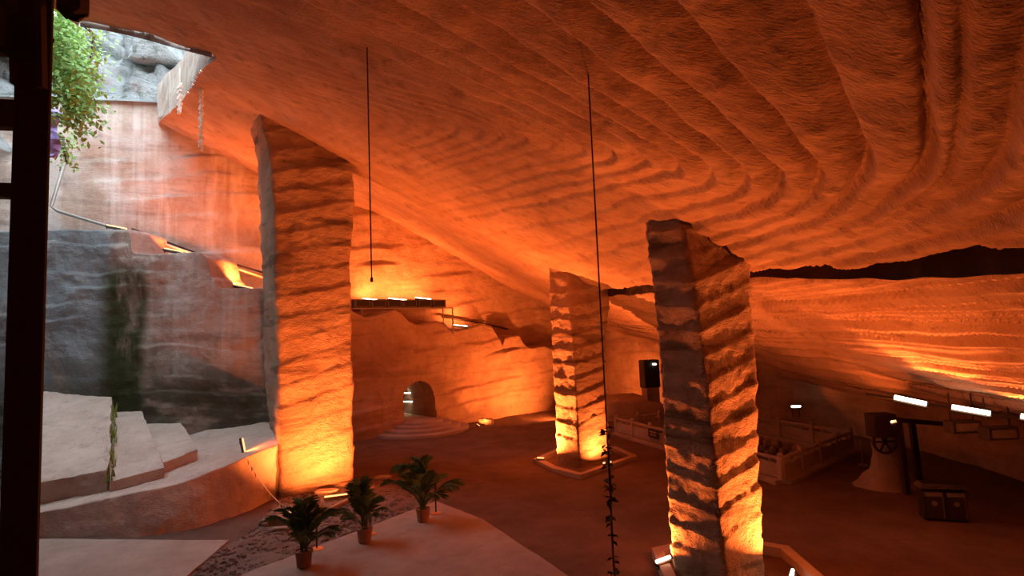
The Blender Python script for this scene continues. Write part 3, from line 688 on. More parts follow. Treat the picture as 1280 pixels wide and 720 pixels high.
def balustrade(a, b, n, label, zb=.1, hp=.95, ends=(True, True)):
    a = np.array(a); b = np.array(b); L = np.linalg.norm(b - a); rz = math.atan2(b[1] - a[1], b[0] - a[0]); s = L / n
    root = empty('stone_balustrade', (a[0], a[1], zb), rz); tag(root, label, 'balustrade', 'pale stone balustrades round the pool')
    pm = MB(); pm.box((0, 0, (hp - .14) / 2), (.2, .2, hp - .14), bev=.015); pm.lathe([(.075, hp - .15), (.105, hp - .11), (.105, hp - .04), (.06, hp)], 10); pmesh = pm.mesh('post', M['balus'])
    rm = MB(); rm.box((s / 2, 0, .74), (s - .18, .12, .11), bev=.02); rmesh = rm.mesh('top_rail', M['balus'])
    qm = MB(); qm.box((s / 2, 0, .31), (s - .18, .08, .5), bev=.01)
    for sx in (-1, 1):
        qm.box((s / 2, sx * .045, .52), (s - .24, .03, .06)); qm.box((s / 2, sx * .045, .12), (s - .24, .03, .08))
    qmesh = qm.mesh('panel', M['balus'])
    bm2 = MB(); bm2.lathe([(.05, .55), (.085, .6), (.05, .66), (.07, .70)], 8); bmesh2 = bm2.mesh('vase_block', M['balus'])
    for i in range(n + 1):
        if (i == 0 and not ends[0]) or (i == n and not ends[1]): continue
        link('post', pmesh, root, (i * s, 0, 0))
    for i in range(n):
        link('top_rail', rmesh, root, (i * s, 0, 0)); link('panel', qmesh, root, (i * s, 0, 0))
        for f in (.3, .7): link('vase_block', bmesh2, root, (i * s + f * s, 0, 0))
    return root
balustrade(PIT[3], PIT[0], 7, 'stone balustrade along the front of the pool, carrying a small dark sign')
balustrade(PIT[0], PIT[1], 4, 'stone balustrade from the near pool corner towards the timber gantry', ends=(False, True))
balustrade(PIT[1], PIT[2], 5, 'stone balustrade on the far side of the pool above the rubble wall', ends=(False, True))
balustrade(PIT[2], PIT[3], 4, 'short stone balustrade at the distant end of the pool', ends=(False, False))
d = np.array(PIT[0]) - np.array(PIT[3]); d /= np.linalg.norm(d)
# small sign on the front balustrade
sg = atY(816, 548, 28.0); u = (sg[1] - PIT[3][1]) / (PIT[0][1] - PIT[3][1]); q = np.array(PIT[3]) + (np.array(PIT[0]) - np.array(PIT[3])) * u
nrm = np.array([d[1], -d[0]]); nrm = nrm if nrm[1] < 0 else -nrm
q = q + nrm * .12
root = empty('warning_sign', (q[0], q[1], .42), math.atan2(d[1], d[0])); tag(root, 'small dark sign with two pale lines hung on the balustrade', 'sign')
mb = MB(); mb.box((0, 0, .16), (.85, .02, .42), bev=.005); mb.build('sign_board', M['black'], root)
for z, w in ((.23, .6), (.09, .52)):
    mb = MB()
    n = 5
    for k in range(n): mb.box((-w / 2 + w * (k + .5) / n, -.014, z), (w / n * .7, .006, .075))
    mb.build('line_of_characters', M['balus'], root)

# ------------------------------------------------------------------ lamps
def flood(name, label, loc, aim, energy, L=1.0, W=.12, spread=150, tubemat='tube', group=None, stand=.0, color=WARM, kind='AREA', blend=.4, axis=(1, 0, 0), ldir=None):
    """strip lamp: case, glowing tube facing aim, brackets, and its own light (which may be shuttered towards ldir)"""
    root = empty(name, tuple(loc)); zv = -(Vector(aim) - Vector(loc)).normalized(); xv = Vector(axis); xv = (xv - zv * xv.dot(zv)).normalized(); yv = zv.cross(xv)
    q = Matrix((xv, yv, zv)).transposed().to_quaternion()
    root.rotation_mode = 'QUATERNION'; root.rotation_quaternion = q; inv = q.inverted()
    mb = MB(); mb.box((0, 0, .075), (L + .06, W + .04, .07), bev=.015); mb.build('lamp_housing', M['dkbox'], root)
    mb = MB(); mb.tube([(-L / 2, 0, 0), (L / 2, 0, 0)], W * .36, 8); mb.build('lamp_tube', M[tubemat], root)
    for sx in (-1, 1):
        a = Vector((sx * (L / 2 - .05), 0, .1)); b = a + inv @ Vector((0, 0, -max(.1, stand))); mb = MB(); mb.bar(a, b, .03); mb.build('bracket', M['dkbox'], root)
    ld = bpy.data.lights.new('lamp_light', kind); ld.energy = energy; ld.color = color
    if kind == 'AREA': ld.shape = 'RECTANGLE'; ld.size = L; ld.size_y = max(.12, W); ld.spread = math.radians(spread)
    else: ld.spot_size = math.radians(spread); ld.spot_blend = blend; ld.shadow_soft_size = .12
    lo = bpy.data.objects.new('lamp_light', ld); COL.objects.link(lo); lo.parent = root; lo.location = (0, 0, -W * .4 - .02)
    if ldir is not None: lo.rotation_mode = 'QUATERNION'; lo.rotation_quaternion = (inv @ Vector(ldir)).to_track_quat('-Z', 'Y')
    tag(root, label, 'floodlight', group); return root

WALLAX = (At[0], At[1], 0)
# over the arch: rack of panels with three tubes, and one tube further right
for i, (px, py, w, Yd) in enumerate(((463, 374, .95, 33.9), (497, 374, 1.2, 34.9), (529, 373, 1.1, 35.9))):
    q = atY(px, py, Yd)
    flood('strip_floodlight', ('left', 'middle', 'right')[i] + ' of the three strip lamps lying on the panel rack', q, (q[0] - .1, q[1] + .25, q[2] + 1), 200, w, .1, 170, group='strip lamps over the arch', axis=WALLAX)
q = atY(575, 407, 38.2)
q = atY(575, 407, 37.6)
flood('strip_floodlight', 'single strip lamp just right of the panel rack legs', q, (q[0] - .1, q[1] + .3, q[2] + 1), 200, 1.1, .1, 170, group='strip lamps over the arch', stand=.2, axis=WALLAX)
q = atY(650, 420, 43.2)
flood('strip_floodlight', 'strip lamp on the ledge left of the slim pillar', q, (q[0] - .1, q[1] + .3, q[2] + 1), 170, .8, .07, 170, 'tubewarm', group='strip lamps over the arch', axis=WALLAX)
# foot of the lower rear wall
q = atZ(706, 524)
flood('ground_floodlight', 'ground lamp washing the rear wall from behind the slim pillar', (q[0], q[1], .3), (-1.5, 39.6, 3.2), 620, .6, .12, 130, 'tubewarm', stand=.12)
q = atZ(598, 534)
flood('ground_floodlight', 'low ground lamp among the stones right of the arch steps', (q[0], q[1], .14), (q[0] + 1.2, q[1] + 1.2, 2.6), 130, .25, .05, 130, 'tubewarm', axis=WALLAX)

# tall pillar: lamp lying on the platform and strip in the gravel
q = atY(305, 561, 20.75)
flood('platform_floodlight', 'small tube floodlight standing on the platform edge', (q[0], q[1], q[2] + .1), (-7.6, 21.6, 2.6), 40, .6, .08, 110, 'tubewarm', stand=.08, axis=(.75, -.2, -.55))
q = atZ(376, 650)
flood('gravel_striplight', 'glowing strip lamp lying in the gravel below the tall pillar', (q[0], q[1], .16), (-6.6, 22.4, 5.2), 380, 1.0, .10, 125, 'tubewarm', axis=(.9, .5, 0))
flood('gravel_striplight', 'low strip lamp added at the foot of the tall pillar behind the palms', (-6.55, 20.75, .16), (-7.15, 21.9, 2.6), 620, .8, .08, 140, 'tubewarm', axis=(.82, .57, 0))  # added lamp, tube turned away from view, brightens the pillar's base
# slim pillar
q = atZ(752, 584); flood('pillar_floodlight', 'small floodlight at the right foot of the slim pillar', (q[0] + .2, q[1] - .25, .24), (3.2, 25.1, 3.4), 260, .35, .10, 150, 'tubewarm', stand=.15)
q = atZ(676, 580); flood('pillar_floodlight', 'tiny floodlight on the left tip of the slim pillar kerb', (q[0], q[1], .26), (1.6, 25.0, 7.5), 1800, .3, .08, 150, 'tubewarm', stand=.1)
# nearest pillar
flood('pillar_floodlight', 'strip floodlight on the kerb left of the nearest pillar', tuple(atZ(829, 699, .28)), (3.0, 13.5, 6.8), 500, .42, .10, 150, 'tube', stand=.1, axis=(.9, .5, 0))
q = atZ(990, 716, .28); flood('pillar_floodlight', 'strip floodlight on the kerb right of the nearest pillar', tuple(q), (6.3, 13.4, 8.0), 480, .42, .10, 150, 'tube', stand=.1, axis=(.5, .9, 0))
# strips under the low edge of the roof on the right
for i, (px, py, px2, py2, Yd, e, kind, ld, sp) in enumerate((
        (1118, 497, 1158, 504, 15.6, 650, 'SPOT', (-.40, -.70, .40), 100),
        (1190, 509, 1238, 516, 14.8, 1300, 'SPOT', (-.78, -.15, .30), 100),
        (1276, 521, 1326, 528, 14.0, 1400, 'SPOT', (-.78, -.15, .30), 100))):
    a, b = atY(px, py, Yd), atY(px2, py2, Yd - .5); q = (a + b) / 2
    flood('roof_striplight', ('bright strip lamp nearest the timber gantry under the roof edge', 'bright strip lamp above the litter bins', 'bright strip lamp cut off by the right edge')[i], q, (q[0] - .3, q[1] - .5, q[2] + .55), e, float(np.linalg.norm(b - a)), .16, sp, group='bright strip lamps under the roof edge', axis=tuple(b - a), kind=kind, ldir=ld, blend=.12)
q = atY(995, 508, 29.5); flood('alcove_floodlight', 'small bright floodlight above the far pool balustrade', q, (q[0], q[1] - .8, q[2] + .5), 30, .45, .14, 160, stand=.5)
q = atY(1117, 527, 17.3); flood('frame_floodlight', 'tiny lamp on the boxed end of the timber gantry', q, (q[0] - .5, q[1] - .6, q[2] + .4), 60, .14, .10, 160, 'tubewarm', ldir=(-.6, .5, .6))
# behind the slim pillar, lighting the far recess
flood('recess_floodlight', 'ground floodlight in the recess behind the slim pillar', (6.2, 39.5, .3), (8.6, 42.2, 3.5), 300, .6, .12, 160, 'tubewarm', stand=.12)

# ------------------------------------------------------------------ panel rack over the arch
a = atY(443, 391, 33.3); b = atY(558, 385, 36.9)
root = empty('panel_rack', (a[0], a[1], a[2]), math.atan2(b[1] - a[1], b[0] - a[0])); tag(root, 'steel rack carrying a row of six dark panels above the arch', 'rack')
L = math.hypot(b[0] - a[0], b[1] - a[1]); h0 = .25
fm = MB(); fm.box((L / 2 + .2, 0, h0), (L + .6, .12, .07)); fm.box((L / 2, .55, h0), (L, .08, .07)); fm.build('frame', M['steel'], root)
for x, z0, z1 in ((.45, -.35, h0), (L - .25, -1.0, h0), (L + .45, -1.45, h0)):
    mb = MB(); mb.bar((x, 0, z0), (x, 0, z1), .07); mb.build('leg', M['steel'], root)
pw = L / 6
pm = MB(); pm.box((pw / 2, .25, h0 + .30), (pw - .04, .5, .50), bev=.02); pmesh = pm.mesh('panel_box', M['panel'])
rm = MB()
for z in (h0 + .1, h0 + .5): rm.box((pw / 2, -.02, z), (pw - .16, .03, .035))
for x in (.09, pw - .09): rm.box((x, -.02, h0 + .3), (.035, .03, .4))
rmesh = rm.mesh('panel_rim', M['panelrim'])
for i in range(6):
    o = link('panel_box', pmesh, root, (i * pw, 0, 0)); link('panel_rim', rmesh, o)
# pipe running on along the ledge
def tubething(name, pts, r, mat, label, cat, group=None):
    mb = MB(); mb.tube(pts, r, 6); o = mb.build(name, mat, smooth=True); return tag(o, label, cat, group)
tubething('ledge_conduit', [atY(552, 396, 37.6), atY(590, 402, 39.3), atY(620, 408, 40.8), atY(655, 416, 43), atY(690, 432, 45.2)], .06, M['dkbox'], 'dark conduit along the rear ledge towards the slim pillar', 'conduit')
tubething('daylit_conduit', [atY(82, 200, 25.6), atY(64, 258, 25.4), atY(72, 264, 25.4), atY(165, 292, 26.2), atY(255, 322, 26.6), atY(330, 347, 27)], .07, M['steel'], 'thin pale pipe slanting down the daylit rear wall', 'conduit')
tubething('daylit_cable', [atY(165, 286, 27), atY(250, 318, 27.3), atY(330, 341, 27.6)], .05, M['cable'], 'dark cable slanting down behind the stepped wall top', 'cable')
for i, (px, py, w, e, lb) in enumerate(((146, 284, 1.0, 90, 'topmost wall'), (217, 313, .9, 300, 'middle wall'), (303, 358, 1.0, 650, 'lowest wall'))):
    q = atY(px, py, 25.6); flood('ledge_floodlight', 'strip floodlight lying on the %s step' % lb, q, (q[0] + .3, q[1] + .5, q[2] + 1), e, w, .12, 165, 'tubewarm', group='strip floodlights on the stepped wall')

# ------------------------------------------------------------------ hanging cables
def hang(px, py, px2, py2, Y, label, name='hanging_cable'):
    a = atY(px, py, Y); b = atY(px2, py2, Y); top = np.array([a[0], a[1], zc(a[0], a[1]) + .3]); b = np.array([a[0], a[1], b[2]])
    return a, b, top
d = ray(735, 90); 
P = on_ceil(735, 88); Yc = P[1]
root = empty('ivy_cable', (P[0], P[1], 0)); tag(root, 'hanging cable with dark ivy leaves on its lower end, left of the nearest pillar', 'cable')
zb = 5.6 + ray(764, 716)[2] / ray(764, 716)[1] * Yc; dxc = (ray(764, 716)[0] / ray(764, 716)[1] - ray(735, 90)[0] / ray(735, 90)[1]) * Yc
mb = MB(); mb.tube([(0, 0, P[2] + .4), (0, 0, zb - .4)], .012, 6); mb.build('wire', M['cable'], root)
mb = MB(); mb.tube([(0, 0, zb + 1.9), (.015, .01, zb + 1.2), (-.01, 0, zb + .6), (0, 0, zb)], .016, 6); mb.build('vine_stem', M['bark'], root)
lm = MB(); lm.add([(0, 0, 0), (.045, .028, .012), (.10, 0, .0), (.045, -.028, .012), (.05, 0, -.006)], [(0, 4, 1), (1, 4, 2), (2, 4, 3), (3, 4, 0)]); lmesh = lm.mesh('leaf', M['dkleaf'])
for k in range(64):
    u = random.random(); cl = round(random.uniform(0, 8)) / 8; z = zb + 2.05 * (1 - cl) * .98 + random.uniform(-.06, .06)
    if cl > .85: z = zb + random.uniform(-.15, .25)
    o = link('leaf', lmesh, root, (random.uniform(-.02, .02), random.uniform(-.02, .02), z)); o.rotation_euler = (random.uniform(-.8, .8), random.uniform(-.4, .9), random.uniform(0, 6.28)); o.scale = (random.uniform(.9, 1.5),) * 3
mb = MB(); mb.box((0, 0, P[2] + .02), (.12, .25, .06), bev=.01); mb.build('anchor', M['cable'], root)
P = on_ceil(459, 66); Yc = P[1]; zb = 5.6 + ray(465, 350)[2] / ray(465, 350)[1] * Yc
root = empty('hanging_cable', (P[0], P[1], 0)); tag(root, 'bare thin cable hanging from the roof right of the tall pillar', 'cable')
mb = MB(); mb.tube([(0, 0, P[2] + .4), (0, 0, zb)], .016, 6); mb.build('wire', M['cable'], root)
mb = MB(); mb.tube([(0, 0, zb + .05), (0, 0, zb - .04)], .03, 8); mb.build('end_weight', M['cable'], root)
# white flower garlands in the opening
for (px, y0, y1, Yg, lb, nb) in ((252, 58, 188, 20.5, 'long white garland hanging in the roof opening', 120), (225, 104, 142, 21.5, 'short white garland hanging in the roof opening', 34)):
    a, b = atY(px, y0, Yg), atY(px - 1, y1, Yg); root = empty('white_garland', (a[0], a[1], b[2])); tag(root, lb, 'garland', 'white garlands in the roof opening'); H = a[2] - b[2]
    mb = MB(); mb.tube([(0, 0, H + .6), (0, 0, 0)], .012, 5); mb.build('string', M['white'], root)
    mb = MB()
    for k in range(nb):
        z = H * (k + random.random()) / nb; an = random.uniform(0, 6.28); r = random.uniform(.0, .06); mb.box((r * math.cos(an), r * math.sin(an), z), (.09, .09, .07), rz=an)
    tag(mb.build('petals', M['white'], root), kind='stuff')

# bunting from the platform to the gravel
a = atY(308, 571, 19.75); b = atZ(354, 638, .1)
a, b = Vector(a), Vector((b[0], b[1], .25)); root = empty('bunting', (0, 0, 0)); tag(root, 'string of tiny coloured pennants drooping from the platform to the gravel', 'bunting')
def bp_(u): p = a.lerp(b, u); return p + Vector((0, 0, -.35 * 4 * u * (1 - u) * .5))
mb = MB(); mb.tube([bp_(u) for u in np.linspace(0, 1, 14)], .012, 5); mb.build('string', M['white'], root)
for k in range(10):
    p0, p1 = bp_((k + .2) / 10), bp_((k + .75) / 10); mb = MB(); mid = (p0 + p1) / 2 + Vector((0, 0, -.2)); off = Vector((.004, -.004, 0))
    mb.add([p0, p1, mid, p0 + off, p1 + off, mid + off], [(0, 1, 2), (5, 4, 3), (0, 3, 4, 1), (1, 4, 5, 2), (2, 5, 3, 0)]); mb.build('pennant', M['pen_' + ('orange', 'blue', 'red', 'yellow', 'yellow', 'orange', 'yellow', 'red', 'blue', 'green')[k]], root)

# ------------------------------------------------------------------ potted palms and rope posts
def frond_mesh(seed, L=1.0):
    rnd = random.Random(seed); mb = MB(); pts = []
    for i in range(12):
        u = i / 11; pts.append(Vector((L * .40 * u ** 1.5, 0, L * (1.02 * u - .42 * u ** 2.4))))
    mb.tube(pts, [.012 * (1 - .8 * i / 11) for i in range(12)], 5)
    for i in range(14):
        u = .25 + .74 * i / 13; k = u * 11; j = min(10, int(k)); p = pts[j].lerp(pts[j + 1], k - j); t = (pts[j + 1] - pts[j]).normalized()
        ln = L * (.27 * math.sin(math.pi * (.22 + .68 * (u - .25) / .75)) + .05)
        for sd in (-1, 1):
            dr = (t * .75 + Vector((0, sd * .75, .10 + rnd.uniform(-.1, .1)))).normalized(); w = t.cross(dr).cross(dr).normalized() * .0075 * L
            m1 = p + dr * ln * .45 + Vector((0, 0, .01)); e = p + dr * ln + Vector((0, 0, -.22 * ln)); mb.add([p, m1 + w, e, m1 - w], [(0, 1, 2), (0, 2, 3)])
    return mb
FR = [frond_mesh(s).mesh('frond', M['frond']) for s in (1, 2, 3)]
def palm(px, py, hgt, nf, seed, label, lean=0.0, lim=None):
    rnd = random.Random(seed); q = atZ(px, py, .07); root = empty('potted_palm', (q[0], q[1], .07), rnd.uniform(0, 6)); tag(root, label, 'potted palm', 'potted palms on the concrete slab')
    mb = MB(); mb.lathe([(.15, 0), (.17, .02), (.205, .34), (.225, .35), (.225, .40), (.20, .40), (.19, .36)], 20); mb.build('pot', M['pot'], root, smooth=False)
    mb = MB(); mb.lathe([(.19, .33), (.10, .37), (.0, .38)], 16); mb.build('soil', M['soil'], root)
    for k in range(6):
        an = k * 1.05; mb = MB(); mb.tube([(.06 * math.cos(an), .06 * math.sin(an), .34), (.09 * math.cos(an), .09 * math.sin(an), .75)], [.018, .012], 6); mb.build('cane', M['stem'], root)
    for k in range(nf):
        an = k * 2.4 + rnd.uniform(-.3, .3); s = hgt * rnd.uniform(.45, 1.0); out = rnd.uniform(-.5, .55)
        if k < 3: s = hgt; out = -.5
        o = link('frond', FR[k % 3], root, (.06 * math.cos(an), .06 * math.sin(an), .45)); o.rotation_euler = (rnd.uniform(-.25, .25), out, an); o.scale = (s, s, s)
    return root
palm(380, 708, 1.62, 24, 3, 'potted palm nearest the viewer, with a narrow bushy crown')
palm(456, 678, 1.70, 20, 12, 'middle potted palm with a tall leaf leaning left')
palm(529, 652, 1.95, 22, 21, 'farthest potted palm, with its top leaf swept right')
for px, py, h, lb in ((396, 687, .95, 'short rope post beside the nearest potted palm'), (545, 642, .98, 'dark rope post beside the farthest potted palm'), (463, 668, .6, 'low rope post behind the middle potted palm')):
    q = atZ(px, py, .07); root = empty('rope_post', (q[0], q[1], .07)); tag(root, lb, 'post', 'rope posts on the concrete slab')
    mb = MB(); mb.lathe([(.17, 0), (.17, .02), (.13, .035), (.03, .05)], 18); mb.build('base', M['brass'], root)
    mb = MB(); mb.lathe([(.022, .04), (.022, h - .06), (.035, h - .05), (.035, h - .02), (.015, h)], 10); mb.build('pole', M['black'], root)

# ------------------------------------------------------------------ litter bins
q = atZ(1180, 650); root = empty('litter_bin', (q[0], q[1], 0), -.30); tag(root, 'black double litter bin with a peaked lid and two pale bands', 'litter bin')
mb = MB(); mb.box((0, 0, .42), (1.05, .42, .80), bev=.03); mb.build('body', M['black'], root)
mb = MB(); mb.add([(-.58, -.27, .90), (.58, -.27, .90), (.58, .27, .90), (-.58, .27, .90), (-.50, -.20, 1.02), (.50, -.20, 1.02), (.50, .20, 1.02), (-.50, .20, 1.02)], [(3, 2, 1, 0), (4, 5, 6, 7), (0, 1, 5, 4), (1, 2, 6, 5), (2, 3, 7, 6), (3, 0, 4, 7)]); mb.build('lid', M['black'], root)
for x in (-.5, 0, .5):
    mb = MB(); mb.box((x, 0, .86), (.05, .36, .12)); mb.build('lid_support', M['black'], root)
for x in (-.26, .26):
    mb = MB(); mb.box((x, -.215, .40), (.40, .02, .62), bev=.008); dd = mb.build('door', M['dkbox'], root)
    mb = MB(); mb.box((x, -.222, .74), (.42, .02, .11)); mb.build('band', M['grey'], root)
    mb = MB(); mb.lathe([(.07, 0), (.07, .006)], 16); o = mb.build('round_emblem', M['grey'], dd, (x, -.226, .5)); o.rotation_euler = (math.pi / 2, 0, 0)
    mb = MB(); mb.box((x + .21, -.222, .40), (.018, .02, .6)); mb.build('edge_strip', M['grey'], root)

# ------------------------------------------------------------------ rock stump and timber gantry near the pool
q = atZ(1113, 606)
def stump(c, label):
    th = np.linspace(0, 2 * math.pi, 40)[:-1]; zz = np.linspace(-.1, 2.1, 40); TH, ZZ = np.meshgrid(th, zz, indexing='ij')
    r = np.interp(ZZ, [-.1, .15, .5, 1.0, 1.6, 2.1], [1.15, .85, .55, .47, .42, .05]) * (1 + .18 * fbm(np.cos(TH) * 1.5, np.sin(TH) * 1.5, ZZ * 1.4, 3, 511))
    o = link('rock_stump', sheet('rock_stump', np.stack([r * np.cos(TH), r * np.sin(TH) * .8, ZZ], -1), M['rubble'], wrap=True), None, c); tag(o, label, 'rock')
stump((q[0], q[1], 0), 'rough rock stump against the timber gantry near the pool')
f0 = atZ(1134, 618); f1 = atZ(1150, 604); root = empty('timber_gantry', (f0[0], f0[1], 0)); tag(root, 'dark timber gantry with a boxed end leaning over the rock stump', 'timber gantry')
ft = atY(1122, 522, f0[1]); g1 = f1 - f0
mb = MB(); mb.bar((0, 0, 0.0), (ft[0] - f0[0], 0, ft[2]), .16); mb.build('post', M['wood'], root)
gt = atY(1139, 524, f1[1]); mb = MB(); mb.bar((g1[0], g1[1], 0), (gt[0] - f0[0], gt[1] - f0[1], gt[2]), .16); mb.build('post', M['wood'], root)
ba, bb = atY(1086, 522, f0[1] + .3) - f0, atY(1182, 530, f0[1] + .5) - f0; mb = MB(); mb.bar(ba, bb, .16, .14); mb.build('beam', M['wood'], root)
bc = atY(1101, 531, f0[1] + .2) - f0; mb = MB(); mb.box(bc, (.75, .5, .75), bev=.02); mb.build('end_box', M['wood'], root)
mb = MB(); w0 = atY(1106, 552, f0[1] + .25) - f0
pr = [(.34, -.05), (.40, -.05), (.40, .05), (.34, .05)]; n = 24; vs = []; fs = []
for i in range(n):
    an = 2 * math.pi * i / n
    for r, y in pr: vs.append((w0[0] + r * math.cos(an), w0[1] + y, w0[2] + r * math.sin(an)))
for i in range(n):
    for k in range(4): fs.append((i * 4 + k, ((i + 1) % n) * 4 + k, ((i + 1) % n) * 4 + (k + 1) % 4, i * 4 + (k + 1) % 4))
mb.add(vs, fs); mb.build('wheel_rim', M['wood'], root)
for k in range(3):
    an = k * math.pi / 3; mb = MB(); mb.bar((w0[0] - .36 * math.cos(an), w0[1], w0[2] - .36 * math.sin(an)), (w0[0] + .36 * math.cos(an), w0[1], w0[2] + .36 * math.sin(an)), .05); mb.build('spoke', M['wood'], root)
q = atZ(1079, 582); root = empty('rope_post', (q[0], q[1], 0)); tag(root, 'grey rope post standing by the pool balustrade end', 'post')
mb = MB(); mb.lathe([(.2, 0), (.2, .03), (.03, .05)], 16); mb.build('base', M['grey'], root); mb = MB(); mb.lathe([(.03, .04), (.03, .95), (.045, .96), (.02, 1.0)], 10); mb.build('pole', M['grey'], root)
# dark boxes hung below the bright strips
for i, (px, py, Yd, lb) in enumerate(((1203, 533, 15.5, 'dark control box hanging under the strip lamp above the bins'), (1248, 541, 14.9, 'dark control box hanging by the right picture edge'))):
    q = atY(px, py, Yd); root = empty('control_box', (q[0], q[1], q[2] - .2)); tag(root, lb, 'box', 'dark boxes under the strip lamps')
    mb = MB(); mb.box((0, 0, .2), (.8, .35, .32), bev=.02); mb.build('case', M['dkbox'], root); mb = MB(); mb.box((0, -.185, .2), (.6, .02, .2)); mb.build('front_panel', M['panelrim'], root)
    for x in (-.3, .3): mb = MB(); mb.bar((x, 0, .35), (x, 0, 1.1), .03); mb.build('hanger', M['dkbox'], root)
a, b = atY(1085, 492, 17.6), atY(1330, 531, 13.8); tubething('lamp_rail', [a + [0, .1, -.02], b + [0, .1, -.02]], .04, M['dkbox'], 'thin dark rail linking the bright strip lamps', 'rail')
# loudspeaker box behind the pool
q = atY(812, 470, 36.5); root = empty('loudspeaker', (q[0], q[1], q[2] - .7), .3); tag(root, 'tall dark box with a small white light between the two right pillars', 'cabinet')
mb = MB(); mb.box((0, 0, .85), (1.1, .7, 1.75), bev=.04); mb.build('cabinet', M['black'], root); mb = MB(); mb.box((.15, -.42, 1.45), (.22, .03, .10)); mb.build('indicator_light', M['tube'], root)
mb = MB(); mb.box((0, 0, -.5 * q[2]), (.9, .7, q[2]), bev=.03); mb.build('plinth', M['rubble'], root)
boulder('orange_mound', (7.3, 36.9, .35), (1.9, 1.2, 1.5), 'rounded rock mound glowing orange right of the slim pillar', M['wall'], 521)
for i, (px, py) in enumerate(((603, 531), (611, 531))):
    q = atZ(px, py); boulder('round_stone', (q[0], q[1] - .1, .2), (.26, .24, .3), ('left', 'right')[i] + ' one of two round stones at the foot of the rear wall', M['rubble'], 531 + i, group='round stones by the rear wall')

# ------------------------------------------------------------------ passage lamps behind the arch
for k, (z, d0, d1) in enumerate(((1.98, 2.9, 4.0), (1.42, 2.4, 3.9))):
    q = A0 + At * 1.0 - An * (d0 + d1) / 2; flood('passage_striplight', ('upper', 'lower')[k] + ' glowing strip inside the arched passage', (q[0], q[1], z), (q[0] - At[0] + An[0] * .3, q[1] - At[1] + An[1] * .3, z - .1), 3, d1 - d0, .1, 170, group='strips inside the arch', axis=(An[0], An[1], 0))

# ------------------------------------------------------------------ timber post at the viewpoint
root = empty('timber_post', tuple(np.append(atY(15, 400, 2.4)[:2], 0))); tag(root, 'dark timber post with beam end and braces at the left edge', 'timber post')
bx, by = root.location[0], root.location[1]
def loc(px, py, Yd): q = atY(px, py, Yd); return (q[0] - bx, q[1] - by, q[2])
mb = MB()
t0, t1 = loc(42, -60, 2.4), loc(17, 760, 2.4)
xr = (atY(57, 300, 2.4)[0] - atY(12, 300, 2.4)[0])
mb.box((loc(33, 400, 2.4)[0], 0.0, (t0[2] + .6) / 2), (xr * .80, xr * .7, t0[2] + .6), rz=.70, bev=.008); mb.build('post', M['wood'], root)
mb = MB(); c = loc(80, 2, 2.35); mb.box((c[0], 0, c[2] + .03), (.115, .10, .16), rz=.70, bev=.035); mb.build('beam_end', M['wood'], root)
a, b = loc(-30, 18, 2.2), loc(58, 70, 2.42); mb = MB(); mb.bar((a[0], a[1], a[2]), (b[0], b[1], b[2]), .035, .17); mb.build('brace', M['wood'], root)
a, b = loc(-70, 12, 2.5), loc(40, 16, 2.5); mb = MB(); mb.bar(a, b, .05, .26); mb.build('board', M['wood'], root)
for py, h in ((62, .05), (145, .12), (240, .06)):
    a, b = loc(-60, py - 4, 2.4), loc(30, py, 2.4); mb = MB(); mb.bar(a, b, .06, h); mb.build('rail', M['wood'], root)
a, b = loc(18, 20, 2.35), loc(20, 105, 2.35); mb = MB(); mb.bar(a, b, .03); mb.build('strut', M['wood'], root)
a, b = loc(50, -5, 2.36), loc(52, 110, 2.36); mb = MB(); mb.bar(a, b, .03); mb.build('strut', M['wood'], root)

# ------------------------------------------------------------------ outside: rocky slope above the opening, creepers
gx = np.linspace(-26, 6, 130); gv = np.linspace(0, 1, 110); X, V = np.meshgrid(gx, gv, indexing='ij')
yb = np.interp(X, [-40, -27, -19, -13.5, -9, 6], [25, 26.6, 28.4, 30.2, 33, 40]); Y = yb + np.interp(V, [0, .35, 1], [0, 7, 14]); Z = np.interp(X, [-40, -17.6, -15, 6], [18.1, 18.4, 18.6, 18.6]) + np.interp(V, [0, .35, 1], [0, 8, 20])
d = .9 * fbm(X * .35, Y * .35, Z * .35, 4, 601) + 1.0 * np.abs(fbm(X * 1.1, Y * 1.1, Z * 1.1, 3, 602)); Y = Y - d * sm(0, .06, V); Z = Z + .5 * d * sm(0, .06, V)
o = link('outside_slope', sheet('outside_slope', np.stack([X, Y, Z], -1), M['outside'])); tag(o, 'pale rocky hillside seen through the roof opening', kind='structure')
gy = np.linspace(8, 38, 90); V, Y = np.meshgrid(gv, gy, indexing='ij'); X = -24.3 - np.interp(V, [0, .3, 1], [0, 1.5, 5]); Z = 15.5 + 9 * V
d = .7 * fbm(X * .35, Y * .35, Z * .35, 4, 605); o = link('sky_screen_cliff', sheet('sky_screen_cliff', np.stack([X + d, Y, Z], -1), M['outside'])); tag(o, 'rock cliff added beside the roof opening to hold back low sky light', kind='structure')  # added unseen cliff, keeps low sky light from reaching the pillars
boulder('outcrop_rock', tuple(atY(205, 70, 30)), (1.5, 1.4, 1.2), 'big striped boulder on the hillside above the opening', M['outside'], 611)
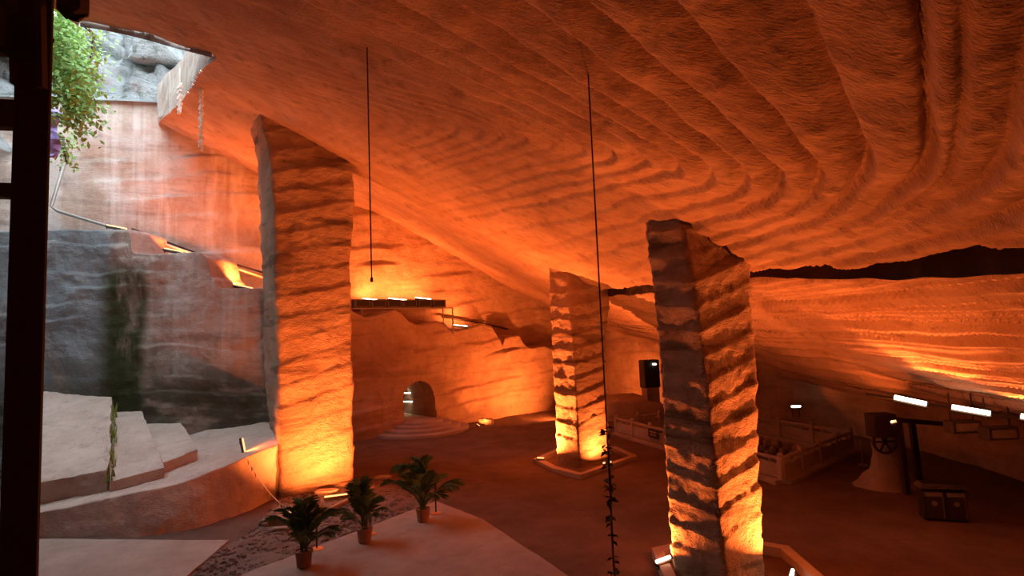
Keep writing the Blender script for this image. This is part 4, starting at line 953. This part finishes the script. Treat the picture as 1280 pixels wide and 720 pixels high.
def creeper(label, stem, n, spread, seed, mat, group=None, size=.22):
    rnd = random.Random(seed); pts = [Vector(atY(*s)) for s in stem]; base = pts[0]; root = empty('creeper', tuple(base)); tag(root, label, 'creeper', group)
    mb = MB(); mb.tube([p - base for p in pts], [.10 - .07 * i / (len(pts) - 1) for i in range(len(pts))], 7); mb.build('stem', M['bark'], root, smooth=True)
    mb = MB()
    for k in range(n):
        u = rnd.random() * (len(pts) - 1); j = min(len(pts) - 2, int(u)); p = pts[j].lerp(pts[j + 1], u - j) - base + Vector((rnd.gauss(0, spread[0]), rnd.gauss(0, spread[1]), rnd.gauss(0, spread[2])))
        dr = Vector((rnd.uniform(-1, 1), rnd.uniform(-1, 1), rnd.uniform(-1.2, .3))).normalized() * size * rnd.uniform(.5, 1.2); w = dr.orthogonal().normalized() * size * .22
        mb.add([p, p + dr * .5 + w, p + dr, p + dr * .5 - w], [(0, 1, 2, 3)])
    tag(mb.build('foliage', mat, root), kind='stuff')
creeper('leafy green creeper hanging down beside the timber post', [(62, 25, 20.5), (76, 50, 20.5), (88, 80, 20.3), (92, 112, 20.2), (96, 150, 20)], 3200, (.40, .4, .5), 3, M['vine'], None, .26)
creeper('small green tuft on the daylit wall beside the timber post', [(76, 170, 23.8), (80, 185, 23.6), (84, 205, 23.6)], 220, (.30, .2, .28), 5, M['vine'])
creeper('sparse green sprigs on the rocks near the top of the opening', [(104, 30, 24), (118, 44, 25), (110, 90, 25.5)], 160, (.5, .4, .4), 8, M['vine'])
# lilac sheet hanging at the far left
mb = MB(); vs = []; fs = []; n = 9
for k in range(n):
    for j in range(2):
        for s in range(2):
            q = atY(56 + 18 * s + 3 * math.sin(k * 1.3), 135 + 62 * k / (n - 1), 22.6 + .12 * math.sin(k * 2 + s * 2) + .03 * j); vs.append(q)
for k in range(n - 1):
    i = k * 4; fs += [(i, i + 1, i + 5, i + 4), (i + 3, i + 2, i + 6, i + 7), (i + 2, i, i + 4, i + 6), (i + 1, i + 3, i + 7, i + 5)]
fs += [(0, 2, 3, 1), ((n - 1) * 4, (n - 1) * 4 + 1, (n - 1) * 4 + 3, (n - 1) * 4 + 2)]
mb.add(vs, fs); tag(mb.build('lilac_sheet', M['purple'], smooth=True), 'lilac sheet hanging on the rock beside the timber post', 'sheet')
